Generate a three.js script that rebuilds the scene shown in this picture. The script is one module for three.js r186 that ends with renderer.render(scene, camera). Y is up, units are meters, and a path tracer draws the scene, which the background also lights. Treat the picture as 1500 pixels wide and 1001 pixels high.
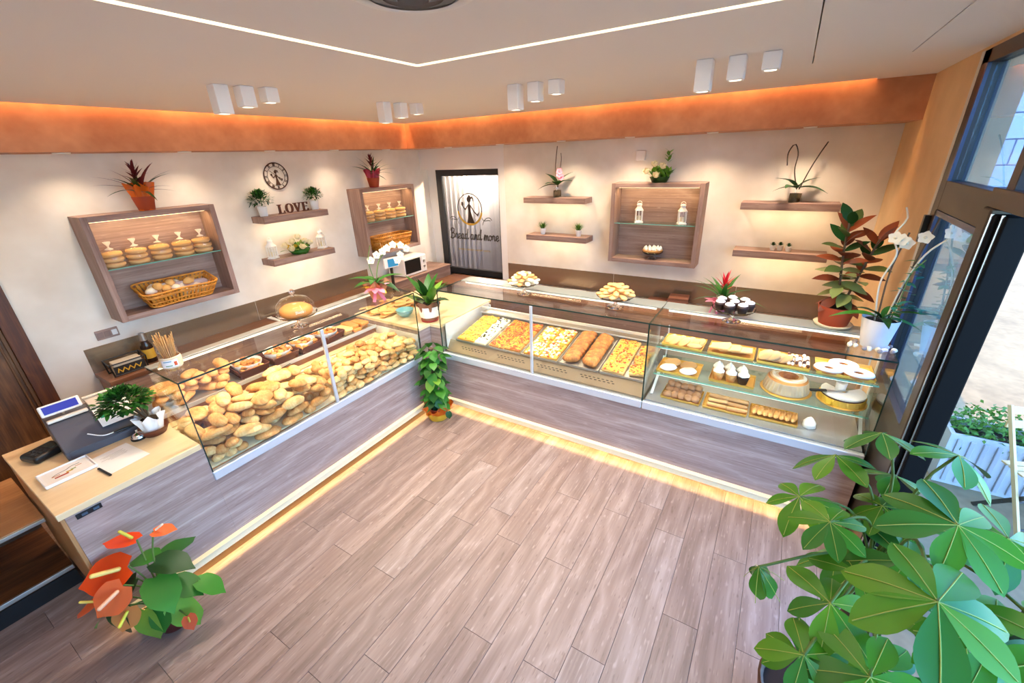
import * as THREE from 'three';
import { mergeGeometries, mergeVertices } from 'three/addons/utils/BufferGeometryUtils.js';
import { RoundedBoxGeometry } from 'three/addons/geometries/RoundedBoxGeometry.js';
import { TextGeometry } from 'three/addons/geometries/TextGeometry.js';
import { FontLoader } from 'three/addons/loaders/FontLoader.js';
import { RectAreaLightUniformsLib } from 'three/addons/lights/RectAreaLightUniformsLib.js';
import { Sky } from 'three/addons/objects/Sky.js';

// ---------------------------------------------------------------- camera, sky, sun, exposure
RectAreaLightUniformsLib.init();
const scene = new THREE.Scene();
const camera = new THREE.PerspectiveCamera(77.39, 1500 / 1001, 0.05, 200);
camera.position.set(3.0105, 2.5746, 3.1435);
camera.rotation.set(-0.409425, 0.562164, -0.038908, 'YXZ');
scene.add(camera);
const renderer = new THREE.WebGLRenderer({ antialias: true });
renderer.toneMapping = THREE.LinearToneMapping;
renderer.toneMappingExposure = 1.0;
renderer.shadowMap.enabled = true;

const toSun = new THREE.Vector3(-0.22, 0.86, 0.36).normalize();
const sky = new Sky();
sky.scale.setScalar(400);
sky.material.uniforms.turbidity.value = 3;
sky.material.uniforms.rayleigh.value = 1.2;
sky.material.uniforms.mieCoefficient.value = 0.004;
sky.material.uniforms.mieDirectionalG.value = 0.8;
sky.material.uniforms.sunPosition.value.copy(toSun);
sky.name = 'sky';
scene.add(sky);
scene.environmentIntensity = 2.0;
const sun = new THREE.DirectionalLight(0xffdfb4, 8);
sun.position.copy(toSun).multiplyScalar(30).add(new THREE.Vector3(5, 0, -4));
sun.target.position.set(5, 0, -4);
sun.castShadow = true;
sun.shadow.mapSize.set(2048, 2048);
Object.assign(sun.shadow.camera, { left: -20, right: 20, top: 20, bottom: -20, near: 1, far: 70 });
scene.add(sun, sun.target);

// strengths of the lamps (candela per square metre for panels, candela for spots)
const LAMP = { strip: 88, cove: 36, down: 1.3, downBack: 4.6, spot: 6, shelf: 50, cabinet: 50, bread: 46, pizza: 27, pastry: 60, ledge: 40, plinth: 60, backroom: 22 };
const WARM = 0xffc98a, SOFT = 0xffe4c4, NEUTRAL = 0xfff0de;

// ---------------------------------------------------------------- helpers
let seedState = 20240611;
function rnd() { seedState |= 0; seedState = seedState + 0x6D2B79F5 | 0; let t = Math.imul(seedState ^ seedState >>> 15, 1 | seedState); t = t + Math.imul(t ^ t >>> 7, 61 | t) ^ t; return ((t ^ t >>> 14) >>> 0) / 4294967296; }
const rr = (a, b) => a + (b - a) * rnd();
const pick = (a) => a[Math.floor(rnd() * a.length)];
const V = (x, y, z) => new THREE.Vector3(x, y, z);
const lerp = (a, b, t) => a + (b - a) * t, clamp = (x, a = 0, b = 1) => Math.min(b, Math.max(a, x));
const taken = {};
function numbered(name) { const n = taken[name] = (taken[name] ?? -1) + 1; return n ? name + '_' + String(n).padStart(3, '0') : name; }
function mesh(name, geo, mat, parent) {
  const m = new THREE.Mesh(geo, mat); m.name = name; m.castShadow = m.receiveShadow = true; if (parent) parent.add(m); return m;
}
function thing(name, label, category, [x, y, z] = [0, 0, 0], turn = 0, group) {
  const o = new THREE.Group(); o.name = numbered(name); scene.add(o); o.position.set(x, y, z); o.rotation.y = turn;
  o.userData = { label, category }; if (group) o.userData.group = group; return o;
}
function solo(name, geo, mat, label, category, group) {
  const m = mesh(numbered(name), geo, mat, scene); m.userData = { label, category }; if (group) m.userData.group = group; return m;
}
function struct(name, geo, mat) { const m = mesh(name, geo, mat, scene); m.userData = { kind: 'structure' }; return m; }
function copy(root, [x, y, z], turn = 0, label, group) {
  const r = root.clone(); r.name = numbered(root.userData.base ?? root.name.replace(/_\d{3}$/, '')); scene.add(r); r.position.set(x, y, z); r.rotation.set(0, turn, 0);
  r.userData = { ...root.userData }; if (label) r.userData.label = label; if (group) r.userData.group = group; return r;
}
function prep(g) {
  if (g.index) g = g.toNonIndexed();
  for (const k of Object.keys(g.attributes)) if (!['position', 'normal', 'uv'].includes(k)) g.deleteAttribute(k);
  if (!g.attributes.uv) g.setAttribute('uv', new THREE.BufferAttribute(new Float32Array(g.attributes.position.count * 2), 2));
  if (!g.attributes.normal) g.computeVertexNormals();
  return g;
}
const mg = (...l) => { l = l.flat(); return l.length === 1 ? prep(l[0]) : mergeGeometries(l.map(prep), false); };
const bx = (w, h, d, x = 0, y = 0, z = 0) => new THREE.BoxGeometry(w, h, d).translate(x, y, z);
// box by its limits
const bb = (x0, x1, y0, y1, z0, z1) => bx(x1 - x0, y1 - y0, z1 - z0, (x0 + x1) / 2, (y0 + y1) / 2, (z0 + z1) / 2);
const rb = (w, h, d, x = 0, y = 0, z = 0, r = 0.004, s = 1) => new RoundedBoxGeometry(w, h, d, s, Math.min(r, w / 2.01, h / 2.01, d / 2.01)).translate(x, y, z);
const rbb = (x0, x1, y0, y1, z0, z1, r = 0.004) => rb(x1 - x0, y1 - y0, z1 - z0, (x0 + x1) / 2, (y0 + y1) / 2, (z0 + z1) / 2, r);
const cyl = (r0, r1, h, x = 0, y = 0, z = 0, n = 20, open = false) => new THREE.CylinderGeometry(r1, r0, h, n, 1, open).translate(x, y, z); // r0 bottom, r1 top, centre y
const sph = (r, x = 0, y = 0, z = 0, n = 14, m = 10) => new THREE.SphereGeometry(r, n, m).translate(x, y, z);
const lathe = (pts, n = 28) => new THREE.LatheGeometry(pts.map(([r, y]) => new THREE.Vector2(r, y)), n);
const tube = (pts, r, n = 6, seg) => new THREE.TubeGeometry(new THREE.CatmullRomCurve3(pts.map((p) => p.isVector3 ? p : V(...p))), seg ?? Math.max(4, pts.length * 4), r, n, false);
function bar(a, b, r, n = 8) { // straight round bar
  a = a.isVector3 ? a : V(...a); b = b.isVector3 ? b : V(...b); const d = b.clone().sub(a), g = new THREE.CylinderGeometry(r, r, d.length(), n);
  return g.applyQuaternion(new THREE.Quaternion().setFromUnitVectors(V(0, 1, 0), d.clone().normalize())).translate((a.x + b.x) / 2, (a.y + b.y) / 2, (a.z + b.z) / 2);
}
function slab(a, b, w, t) { // flat bar from a to b: w wide, t thick
  a = V(...a); b = V(...b); const d = b.clone().sub(a), g = new THREE.BoxGeometry(w, d.length(), t);
  return g.applyQuaternion(new THREE.Quaternion().setFromUnitVectors(V(0, 1, 0), d.clone().normalize())).translate((a.x + b.x) / 2, (a.y + b.y) / 2, (a.z + b.z) / 2);
}
// uv in metres; the grain of the texture (u) runs along the given axis
function wuv(g, axis = 'x', su = 1, sv = 1, ou = 0, ov = 0) {
  g = prep(g); const p = g.attributes.position, n = g.attributes.normal, uv = g.attributes.uv, gi = 'xyz'.indexOf(axis);
  for (let i = 0; i < p.count; i++) {
    const N = [Math.abs(n.getX(i)), Math.abs(n.getY(i)), Math.abs(n.getZ(i))], P = [p.getX(i), p.getY(i), p.getZ(i)];
    const k = N[0] >= N[1] && N[0] >= N[2] ? 0 : N[1] >= N[2] ? 1 : 2, o = [0, 1, 2].filter((q) => q !== k);
    if (o[1] === gi) o.reverse();
    uv.setXY(i, P[o[0]] / su + ou, P[o[1]] / sv + ov);
  }
  return g;
}
function noisy(g, amp, freq, seed = 0) { // push the vertices along their normals by smooth noise
  g = mergeVertices(g.index ? (g.deleteAttribute('uv'), g.deleteAttribute('normal'), g) : (g.deleteAttribute('uv'), g.deleteAttribute('normal'), g), 1e-4); g.computeVertexNormals();
  const p = g.attributes.position, n = g.attributes.normal;
  for (let i = 0; i < p.count; i++) {
    const x = p.getX(i), y = p.getY(i), z = p.getZ(i), d = amp * (n3(x * freq + seed, y * freq, z * freq) * 2 - 1);
    p.setXYZ(i, x + n.getX(i) * d, y + n.getY(i) * d, z + n.getZ(i) * d);
  }
  g.computeVertexNormals(); return g;
}
function hash3(x, y, z) { let h = Math.imul(x, 374761393) + Math.imul(y, 668265263) + Math.imul(z, 1274126177) | 0; h = Math.imul(h ^ h >>> 13, 1274126177); return ((h ^ h >>> 16) >>> 0) / 4294967296; }
const sm = (t) => t * t * (3 - 2 * t);
function n3(x, y, z) {
  const X = Math.floor(x), Y = Math.floor(y), Z = Math.floor(z), a = sm(x - X), b = sm(y - Y), c = sm(z - Z), h = (i, j, k) => hash3(X + i, Y + j, Z + k);
  return lerp(lerp(lerp(h(0, 0, 0), h(1, 0, 0), a), lerp(h(0, 1, 0), h(1, 1, 0), a), b), lerp(lerp(h(0, 0, 1), h(1, 0, 1), a), lerp(h(0, 1, 1), h(1, 1, 1), a), b), c);
}
// value noise that repeats after px by py cells over the unit square
function pn(u, v, px, py, s) {
  const x = u * px, y = v * py, X = Math.floor(x), Y = Math.floor(y), a = sm(x - X), b = sm(y - Y), m = (k, q) => ((k % q) + q) % q;
  const h = (i, j) => hash3(m(X + i, px), m(Y + j, py), s);
  return lerp(lerp(h(0, 0), h(1, 0), a), lerp(h(0, 1), h(1, 1), a), b);
}
function fbm(u, v, px, py, s, oct = 4) { let t = 0, a = 0.5, n = 0; for (let k = 0; k < oct; k++) { t += a * pn(u, v, px << k, py << k, s + k * 17); n += a; a *= 0.5; } return t / n; }
function tex(w, h, fn, srgb = true) {
  const d = new Uint8Array(w * h * 4);
  for (let j = 0; j < h; j++) for (let i = 0; i < w; i++) { const c = fn((i + 0.5) / w, (j + 0.5) / h), k = (j * w + i) * 4; d[k] = clamp(c[0], 0, 255); d[k + 1] = clamp(c[1], 0, 255); d[k + 2] = clamp(c[2], 0, 255); d[k + 3] = 255; }
  const t = new THREE.DataTexture(d, w, h); t.wrapS = t.wrapT = THREE.RepeatWrapping; t.magFilter = THREE.LinearFilter; t.minFilter = THREE.LinearMipmapLinearFilter; t.generateMipmaps = true;
  if (srgb) t.colorSpace = THREE.SRGBColorSpace; t.needsUpdate = true; return t;
}
const mix3 = (a, b, t) => [lerp(a[0], b[0], t), lerp(a[1], b[1], t), lerp(a[2], b[2], t)];
// wood: u along the grain
function woodTex(w, h, dark, mid, light, { rings = 7, seed = 1, pores = 0.5, contrast = 1 } = {}) {
  return tex(w, h, (u, v) => {
    const warp = fbm(u, v, 2, 3, seed, 3), q = v * rings + 3.2 * warp, ring = Math.abs((q - Math.floor(q)) * 2 - 1);
    const streak = fbm(u, v, 3, 90, seed + 5, 3), fine = pn(u, v, 24, 240, seed + 9), cloud = fbm(u, v, 3, 4, seed + 3, 3);
    let t = 0.5 + contrast * (0.42 * (ring ** 1.6 - 0.4) + 0.75 * (streak - 0.5) + 0.35 * (cloud - 0.5));
    let c = t < 0.5 ? mix3(dark, mid, clamp(t * 2)) : mix3(mid, light, clamp(t * 2 - 1));
    if (fine > 0.8) c = mix3(c, light, pores * (fine - 0.8) * 4); else if (fine < 0.16) c = mix3(c, dark, pores * (0.16 - fine) * 5);
    return c;
  });
}
const std = (color, roughness = 0.6, o = {}) => new THREE.MeshStandardMaterial({ color, roughness, side: THREE.DoubleSide, ...o });
const phys = (o) => new THREE.MeshPhysicalMaterial({ side: THREE.DoubleSide, ...o });
const glow = (color, k = 1) => new THREE.MeshStandardMaterial({ color: 0xffffff, roughness: 0.6, emissive: color, emissiveIntensity: k });
function panelLight(color, nits, w, h, pos, target, up) {
  const l = new THREE.RectAreaLight(color, nits, w, h); l.position.set(...pos); if (up) l.up.set(...up); l.lookAt(...target); l.castShadow = true; scene.add(l); return l;
}
function spotLight(color, cd, pos, target, angle, pen = 0.6, r = 2) {
  const l = new THREE.SpotLight(color, cd, 0, angle, pen, 2); l.position.set(...pos); l.target.position.set(...target); l.castShadow = true; l.shadow.radius = r; scene.add(l, l.target); return l;
}
function canvasTex(w, h, draw, srgb = true) {
  const c = document.createElement('canvas'); c.width = w; c.height = h; draw(c.getContext('2d'), w, h);
  const t = new THREE.CanvasTexture(c); if (srgb) t.colorSpace = THREE.SRGBColorSpace; t.magFilter = THREE.LinearFilter; t.anisotropy = 8; return t;
}

// ---------------------------------------------------------------- materials
const T = {};
T.panel = woodTex(1024, 512, [128, 101, 93], [163, 138, 128], [201, 183, 172], { rings: 5, seed: 3, pores: 0.8, contrast: 0.62 });       // 1.6 m x 0.8 m
T.shelf = woodTex(1024, 512, [112, 84, 74], [152, 122, 110], [184, 158, 146], { rings: 5, seed: 11, pores: 0.7, contrast: 0.62 });
T.floor = woodTex(1024, 2048, [108, 90, 81], [147, 129, 120], [186, 171, 162], { rings: 9, seed: 21, pores: 0.8, contrast: 0.6 }); // 1.28 m x 1.6 m
T.brown = woodTex(512, 512, [74, 44, 22], [106, 66, 34], [136, 90, 50], { rings: 7, seed: 31, pores: 0.5 });
T.light = woodTex(512, 512, [224, 202, 164], [234, 215, 180], [242, 226, 196], { rings: 5, seed: 41, pores: 0.3, contrast: 0.6 });
T.tan = woodTex(512, 512, [150, 104, 62], [176, 128, 80], [196, 150, 100], { rings: 5, seed: 43, pores: 0.4, contrast: 0.7 });
T.plaster = tex(1024, 1024, (u, v) => { const a = fbm(u, v, 4, 4, 51, 5), b = fbm(u, v, 14, 14, 57, 3), t = clamp(0.5 + 1.5 * (a - 0.5) + 0.5 * (b - 0.5)); return mix3([222, 209, 192], [246, 238, 226], t); });
T.copper = tex(512, 512, (u, v) => { const a = fbm(u, v, 5, 5, 61, 5), b = fbm(u, v, 22, 22, 67, 3), t = clamp(0.5 + 1.4 * (a - 0.5) + 0.6 * (b - 0.5)); return mix3([172, 112, 78], [206, 150, 112], t); });
T.paving = tex(1024, 1024, (u, v) => { const a = fbm(u, v, 5, 5, 71, 5), b = fbm(u, v, 60, 60, 77, 2), s = fbm(u, v, 9, 30, 79, 3); return mix3([112, 97, 71], [138, 121, 90], clamp(0.5 + 1.2 * (a - 0.5) + 0.6 * (b - 0.5) + 0.6 * (s - 0.5))); });
T.brushed = tex(256, 256, (u, v) => { const t = 200 + 40 * (pn(u, v, 4, 128, 81) - 0.5); return [t, t, t]; });
T.crust = tex(256, 256, (u, v) => { const a = fbm(u, v, 4, 4, 91, 4), b = fbm(u, v, 18, 18, 97, 3), t = clamp(0.5 + 1.5 * (a - 0.5) + 0.8 * (b - 0.5)); return mix3([182, 118, 56], [228, 178, 110], t); });
T.crustPale = tex(256, 256, (u, v) => { const a = fbm(u, v, 4, 4, 101, 4), b = fbm(u, v, 20, 20, 107, 3), t = clamp(0.5 + 1.4 * (a - 0.5) + 0.8 * (b - 0.5)); return mix3([208, 152, 82], [240, 204, 142], t); });
T.crustDark = tex(256, 256, (u, v) => { const a = fbm(u, v, 4, 4, 111, 4), b = fbm(u, v, 18, 18, 117, 3), t = clamp(0.5 + 1.5 * (a - 0.5) + 0.8 * (b - 0.5)); return mix3([150, 84, 34], [214, 142, 68], t); });
T.wattle = tex(128, 128, (u, v) => { const s = 0.5 + 0.5 * Math.sin(u * 6.2832 * 16), t = clamp(0.4 + 0.4 * s + 0.4 * (fbm(u, v, 6, 6, 121, 2) - 0.5)); return mix3([170, 104, 30], [226, 158, 62], t); });
const M = {
  panel: std(0xffffff, 0.5, { map: T.panel }), shelf: std(0xffffff, 0.55, { map: T.shelf }), brown: std(0xffffff, 0.5, { map: T.brown }), light: std(0xffffff, 0.4, { map: T.light }), tan: std(0xffffff, 0.45, { map: T.tan }),
  plaster: std(0xffffff, 0.85, { map: T.plaster }), copper: std(0xffffff, 0.7, { map: T.copper }), white: std(0xeeeae4, 0.7), ceil: std(0xe8e4e0, 0.85), pillar: std(0xf4d9b0, 0.85, { map: T.plaster }),
  paving: std(0xffffff, 0.9, { map: T.paving }), anth: std(0x2b2c30, 0.32, { metalness: 0.3 }), anthBrown: std(0x3a332c, 0.4, { metalness: 0.2 }), black: std(0x101010, 0.35), gasket: phys({ color: 0x09090a, roughness: 0.6, specularIntensity: 0.2 }),
  steel: std(0xc8c8c6, 0.28, { metalness: 0.95, roughnessMap: null }), steelSoft: std(0xb8b2a8, 0.38, { metalness: 0.8 }), rail: std(0xd2d8dc, 0.3, { metalness: 0.35 }), chrome: std(0xf0f0f0, 0.08, { metalness: 1 }),
  splash: std(0xa8957f, 0.24, { metalness: 0.75 }), cream: std(0xe6cfa4, 0.38), creamBoard: std(0xf0dcb0, 0.5), caseWhite: std(0xeceae2, 0.5),
  glass: phys({ color: 0xfafdfc, roughness: 0.0, transmission: 1, thickness: 0, ior: 1.45, specularIntensity: 0.8 }), glassEdge: std(0x16332c, 0.15), glassEdgeTeal: phys({ color: 0x8fd0c0, roughness: 0.15, transmission: 0.4, thickness: 0 }),
  glassShelf: phys({ color: 0xe8f6f2, roughness: 0.02, transmission: 1, thickness: 0, ior: 1.45 }), tint: phys({ color: 0xc2d0de, roughness: 0.0, transmission: 1, thickness: 0, ior: 1.5 }), clear: phys({ color: 0xffffff, roughness: 0.02, transmission: 1, thickness: 0, ior: 1.45 }),
  crystal: phys({ color: 0xffffff, roughness: 0.03, transmission: 1, thickness: 0.02, ior: 1.45 }), knot: phys({ color: 0xfffaf0, roughness: 0.4, transmission: 0.45, thickness: 0 }), film: phys({ color: 0xffffff, roughness: 0.12, transmission: 0.95, thickness: 0, ior: 1.3 }),
  frost: phys({ color: 0xdfe4ee, roughness: 0.28, transmission: 1, thickness: 0, ior: 1.4 }),
  crust: std(0xffffff, 0.6, { map: T.crust }), crustPale: std(0xffffff, 0.65, { map: T.crustPale }), crustDark: std(0xffffff, 0.55, { map: T.crustDark }), flour: std(0xf6eee0, 0.9), cocoa: std(0x2a150c, 0.6), cocoaMilk: std(0x5a3018, 0.6), gold: std(0xe0b050, 0.35, { metalness: 0.45 }), sugar: std(0xfbf6ee, 0.85), cheese: std(0xf0c040, 0.5), tomato: std(0xc8501c, 0.5), pizzaBase: std(0xe8a848, 0.6), olive: std(0x24241a, 0.3), cream2: std(0xf4e6c2, 0.6), herb: std(0x6f7a2c, 0.6),
  wattle: std(0xffffff, 0.5, { map: T.wattle }), paper: std(0xf4f0e8, 0.8), parch: std(0xe9d6ae, 0.8), kraft: std(0x5a2a1c, 0.75),
  pot: std(0x9c3c18, 0.7), potWhite: std(0xefece8, 0.5), soil: std(0x2a1c12, 0.95), stem: std(0x5f7a34, 0.6), bark: std(0x5a4630, 0.85),
};
// mats for leaves: thin, a little light passes
const leafMat = (c, r = 0.45, t = 0.25) => phys({ color: c, roughness: r, transmission: t, thickness: 0, specularIntensity: 0.6 });
const L = { green: leafMat(0x2f6b1e), dark: leafMat(0x1e4a1a), mid: leafMat(0x3f8426), lime: leafMat(0x7aa83a), pach: leafMat(0x4f9222, 0.36, 0.2), pach2: leafMat(0x3f8230, 0.32, 0.18), pach3: leafMat(0x66a32a, 0.38, 0.2), teal: leafMat(0x2c7a62, 0.3, 0.25), red: leafMat(0x9a4a24, 0.45, 0.2), rust: leafMat(0x6e3018, 0.45, 0.2), olive: leafMat(0x5a6a2e, 0.45, 0.2), variegated: leafMat(0x8c9650, 0.45, 0.2), spathe: leafMat(0xe84a12, 0.25, 0.2), spathe2: leafMat(0xf0703a, 0.25, 0.2), burgundy: leafMat(0x6a1c20, 0.5, 0.2), pink: leafMat(0xe88aa0, 0.6, 0.3), yellow: leafMat(0xe8b830, 0.6, 0.3), petal: leafMat(0xf6eccb, 0.6, 0.3), crimson: leafMat(0xc81e28, 0.45, 0.2), wrapOrange: leafMat(0xe06a18, 0.4, 0.2), wrapRed: leafMat(0xb03048, 0.4, 0.2) };

// ---------------------------------------------------------------- the room
const XL = -1.95, ZB = -2.24, XR = 3.785, ZF = 4.7, HC = 3.02, SB = 2.72, SX = -1.53, SZ = -1.58;
// floor: a slab with single planks on it
{
  const fl = struct('floor', bb(XL - 0.15, XR + 0.1, -0.12, -0.0125, ZB - 0.2, ZF + 0.1), std(0x4a3c32, 0.8));
  const LN = 1.28, geos = [];
  const tints = [0xffffff, 0xf8f2ee, 0xf0e9e4, 0xfffaf6, 0xf4ece6, 0xe8e2de].map((c) => std(c, 0.42, { map: T.floor }));
  const plankGeo = (len, ov, ou) => wuv(rb(0.1984, 0.012, len - 0.0016, 0, -0.0065, 0, 0.0016), 'z', 1.28, 1.6, ou, ov);
  for (let k = 0; k < 8; k++) geos.push(plankGeo(LN, k / 8 + 0.0625, k * 0.37));
  for (let r = -10; r < 19; r++) {
    const x = 0.12 + r * 0.2, z0 = x < -0.05 ? 2.75 : -0.1; let zs = (((r % 2) + 2) % 2 ? 1.9 : 1.25) - LN * 3;
    if (r % 3 === 0) zs += 0.02; if (r % 5 === 2) zs += 0.43;
    for (let z = zs; z < ZF; z += LN) {
      const a = Math.max(z, z0), b = Math.min(z + LN, ZF); if (b - a < 0.05) continue;
      const full = b - a > LN - 0.001, m = mesh('plank', full ? pick(geos) : plankGeo(b - a, Math.floor(rnd() * 8) / 8 + 0.0625, rnd()), pick(tints), fl);
      m.position.set(x, 0, (a + b) / 2); if (rnd() < 0.5) m.rotation.y = Math.PI;
    }
  }
}
struct('wall_left', wuv(mg(bb(XL - 0.15, XL, 0, 3.3, ZB - 0.3, 2.5), bb(XL - 0.15, XL, 0, 3.3, 3.42, ZF), bb(XL - 0.15, XL, 2.12, 3.3, 2.5, 3.42)), 'z', 2, 2), M.plaster);
struct('wall_back', wuv(mg(bb(-0.4, XR + 0.2, 0, 3.3, ZB - 0.2, ZB), bb(XL - 0.1, -0.4, 0, 0.8, ZB - 0.2, ZB), bb(XL - 0.1, -0.4, 2.72, 3.3, ZB - 0.2, ZB)), 'x', 2, 2), M.plaster);
struct('wall_front', wuv(bb(XL - 0.15, XR + 0.2, 0, 3.3, ZF, ZF + 0.15), 'x', 2, 2), M.plaster);
struct('wall_right', wuv(mg(bb(XR, XR + 0.2, 0, 3.3, ZB - 0.2, -0.5), bb(XR, XR + 0.2, 3.0, 3.3, -0.5, ZF), bb(XR, XR + 0.2, 0, 3.3, 4.4, ZF)), 'z', 2, 2), M.pillar);
struct('trim_1', mg(bb(XR - 0.012, XR + 0.02, 0, 3.0, -0.52, -0.47)), std(0xcfc8bd, 0.6));
// white niche round the inner window
struct('trim_2', mg(bb(XL, -0.4, 2.425, SB, ZB - 0.16, ZB + 0.004), bb(XL, -1.765, 0.8, 2.425, ZB - 0.2, ZB - 0.16), bb(-0.5, -0.4, 0.8, 2.425, ZB - 0.16, ZB + 0.004), bb(XL, -0.4, 0.755, 0.8, ZB - 0.2, ZB + 0.02)), M.white);
// copper soffits along two walls, ceiling with a slot of light in front of them
struct('trim_3', wuv(mg(bb(XL, SX, SB, 3.16, SZ, ZF), bb(XL, XR, SB, 3.16, ZB, SZ)), 'z', 1.4, 1.4), M.copper);
struct('ceiling', mg(bb(SX + 0.06, XR, HC, HC + 0.04, SZ + 0.06, -0.37), bb(SX + 0.06, 2.9975, HC, HC + 0.04, -0.37, ZF), bb(3.0025, 3.4525, HC, HC + 0.04, -0.37, ZF), bb(3.4575, XR, HC, HC + 0.04, -0.37, ZF), bb(3.44, XR, HC, HC + 0.04, SZ, SZ + 0.06), bb(XL - 0.15, XR + 0.2, 3.16, 3.3, ZB - 0.2, ZF + 0.15)), M.ceil);
// inner window with frosted glass, lit room of blinds behind it
{
  const z = ZB - 0.19, w = struct('window_1', mg(rbb(-1.765, -1.655, 0.8, 2.425, z, z + 0.055), rbb(-0.6, -0.49, 0.8, 2.425, z, z + 0.055), rbb(-1.66, -0.59, 0.8, 0.9, z, z + 0.055), rbb(-1.66, -0.59, 2.33, 2.425, z, z + 0.055)), M.anth);
  mesh('pane', bb(-1.66, -0.59, 0.9, 2.33, z + 0.02, z + 0.026), M.frost, w);
  struct('wall_rear', mg(bb(XL - 0.1, -0.1, -0.02, 0.02, ZB - 1.1, ZB - 0.2), bb(XL - 0.1, -0.1, 2.9, 2.96, ZB - 1.1, ZB - 0.2), bb(XL - 0.16, XL - 0.1, 0, 2.96, ZB - 1.1, ZB - 0.2), bb(-0.16, -0.1, 0, 2.96, ZB - 1.1, ZB - 0.2), bb(XL - 0.1, -0.1, 0, 2.96, ZB - 1.16, ZB - 1.1)), std(0xb9b6bd, 0.8));
  const bl = thing('vertical_blind', 'grey vertical strip blind seen through the frosted inner window', 'blind', [-1.12, 0.3, ZB - 0.5]);
  mesh('head_rail', bx(1.5, 0.05, 0.05, 0, 2.3, 0), M.steelSoft, bl);
  for (let k = 0; k < 16; k++) { const s = mesh('slat', rb(0.088, 2.25, 0.004, 0, 1.15, 0, 0.001), std(k % 3 ? 0xaaa8b4 : 0x9896a4, 0.7), bl); s.position.x = -0.72 + k * 0.096; s.rotation.y = 0.5; }
  const lp = thing('pendant_lamp', 'warm lamp glowing behind the frosted inner window', 'lamp', [-1.0, 2.52, ZB - 0.36]);
  mesh('bulb', sph(0.06), glow(0xffe2b0, 6), lp); mesh('cable', bar([0, 0.06, 0], [0, 0.38, 0], 0.006), M.black, lp);
  const pl = new THREE.PointLight(0xffdfb0, LAMP.backroom, 0, 2); pl.position.set(-1.0, 2.42, ZB - 0.36); pl.castShadow = true; scene.add(pl);
}
// brown panelled door at the end of the left wall
{
  const d = struct('door_1', wuv(mg(bb(XL - 0.06, XL - 0.02, 0, 2.05, 2.6, 3.36)), 'y', 0.7, 0.7), M.brown);
  mesh('door_frame', wuv(mg(rbb(XL - 0.1, XL + 0.02, 0, 2.12, 2.5, 2.61), rbb(XL - 0.1, XL + 0.02, 0, 2.12, 3.35, 3.42), rbb(XL - 0.1, XL + 0.02, 2.04, 2.12, 2.5, 3.42)), 'y', 0.7, 0.7), std(0xd8b080, 0.5, { map: T.brown }), d);
  mesh('door_bead', mg(rbb(XL - 0.03, XL + 0.0, 0, 2.04, 2.61, 2.635), rbb(XL - 0.03, XL - 0.008, 0, 2.04, 2.65, 2.665)), std(0x6a4018, 0.5), d);
}
// shop front: dark aluminium frames, open doorway
{
  const x0 = XR - 0.01, x1 = XR + 0.065, fr = M.anthBrown;
  const w = struct('window_2', mg(rbb(x0, x1, 0, 3.0, -0.5, -0.36), rbb(x0, x1, 2.2, 2.36, -0.36, 0.46), rbb(x0, x1, 0, 0.1, -0.36, 0.4), rbb(x0, x1, 1.0, 1.12, -0.36, 0.4), rbb(x0 + 0.02, x1 - 0.02, 0.1, 1.0, -0.36, 0.4), rbb(x0, x1, 2.93, 3.0, -0.5, 4.4)), fr);
  mesh('pane', bb(x0 + 0.035, x0 + 0.041, 1.12, 2.2, -0.36, 0.4), M.tint, w);
  mesh('pane', bb(x0 + 0.035, x0 + 0.041, 2.36, 2.93, -0.36, 0.52), M.tint, w);
  mesh('bead', mg(bb(x0 - 0.004, x0 + 0.01, 1.12, 2.2, -0.36, -0.335), bb(x0 - 0.004, x0 + 0.01, 2.17, 2.2, -0.36, 0.4), bb(x0 - 0.006, x0 + 0.01, 2.36, 2.93, -0.36, -0.33)), std(0x34405c, 0.35), w);
  const d = struct('door_2', mg(rbb(x0 - 0.02, x1, 0, 2.3, 0.4, 0.5, 0.01), rbb(x0 - 0.01, x1, 2.3, 2.38, 0.4, 4.4), rbb(x0, x1, 2.36, 2.95, 0.5, 0.58), rbb(x0, x1, 0, 2.3, 1.75, 1.85), rbb(x0, x1, 0, 2.95, 3.05, 3.15), rbb(x0, x1, 0, 2.95, 4.3, 4.4), rbb(x0, x1, 0, 0.1, 1.85, 4.4)), fr);
  mesh('door_edge', mg(rbb(x0 - 0.012, x1 + 0.02, 0.01, 2.28, 0.5, 0.535, 0.008), rbb(x0 + 0.01, x1 + 0.03, 0.01, 2.28, 0.535, 0.58, 0.01)), M.gasket, d);
  mesh('seal', mg(bb(x0 - 0.018, x0 - 0.008, 0.01, 2.28, 0.512, 0.518), bb(x0 + 0.004, x0 + 0.014, 0.01, 2.28, 0.553, 0.56)), M.steel, d);
  mesh('pane', bb(x0 + 0.035, x0 + 0.041, 2.38, 2.93, 0.58, 3.05), M.tint, d);
  mesh('pane', bb(x0 + 0.035, x0 + 0.041, 0.1, 2.3, 1.85, 3.05), M.clear, d);
  mesh('pane', bb(x0 + 0.035, x0 + 0.041, 0.1, 2.93, 3.15, 4.3), M.clear, d);
  mesh('hinge', mg(rbb(x0 - 0.03, x0, 1.35, 1.5, -0.46, -0.43), rbb(x0 - 0.03, x0, 2.0, 2.16, -0.46, -0.42)), M.black, d);
}
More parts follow.
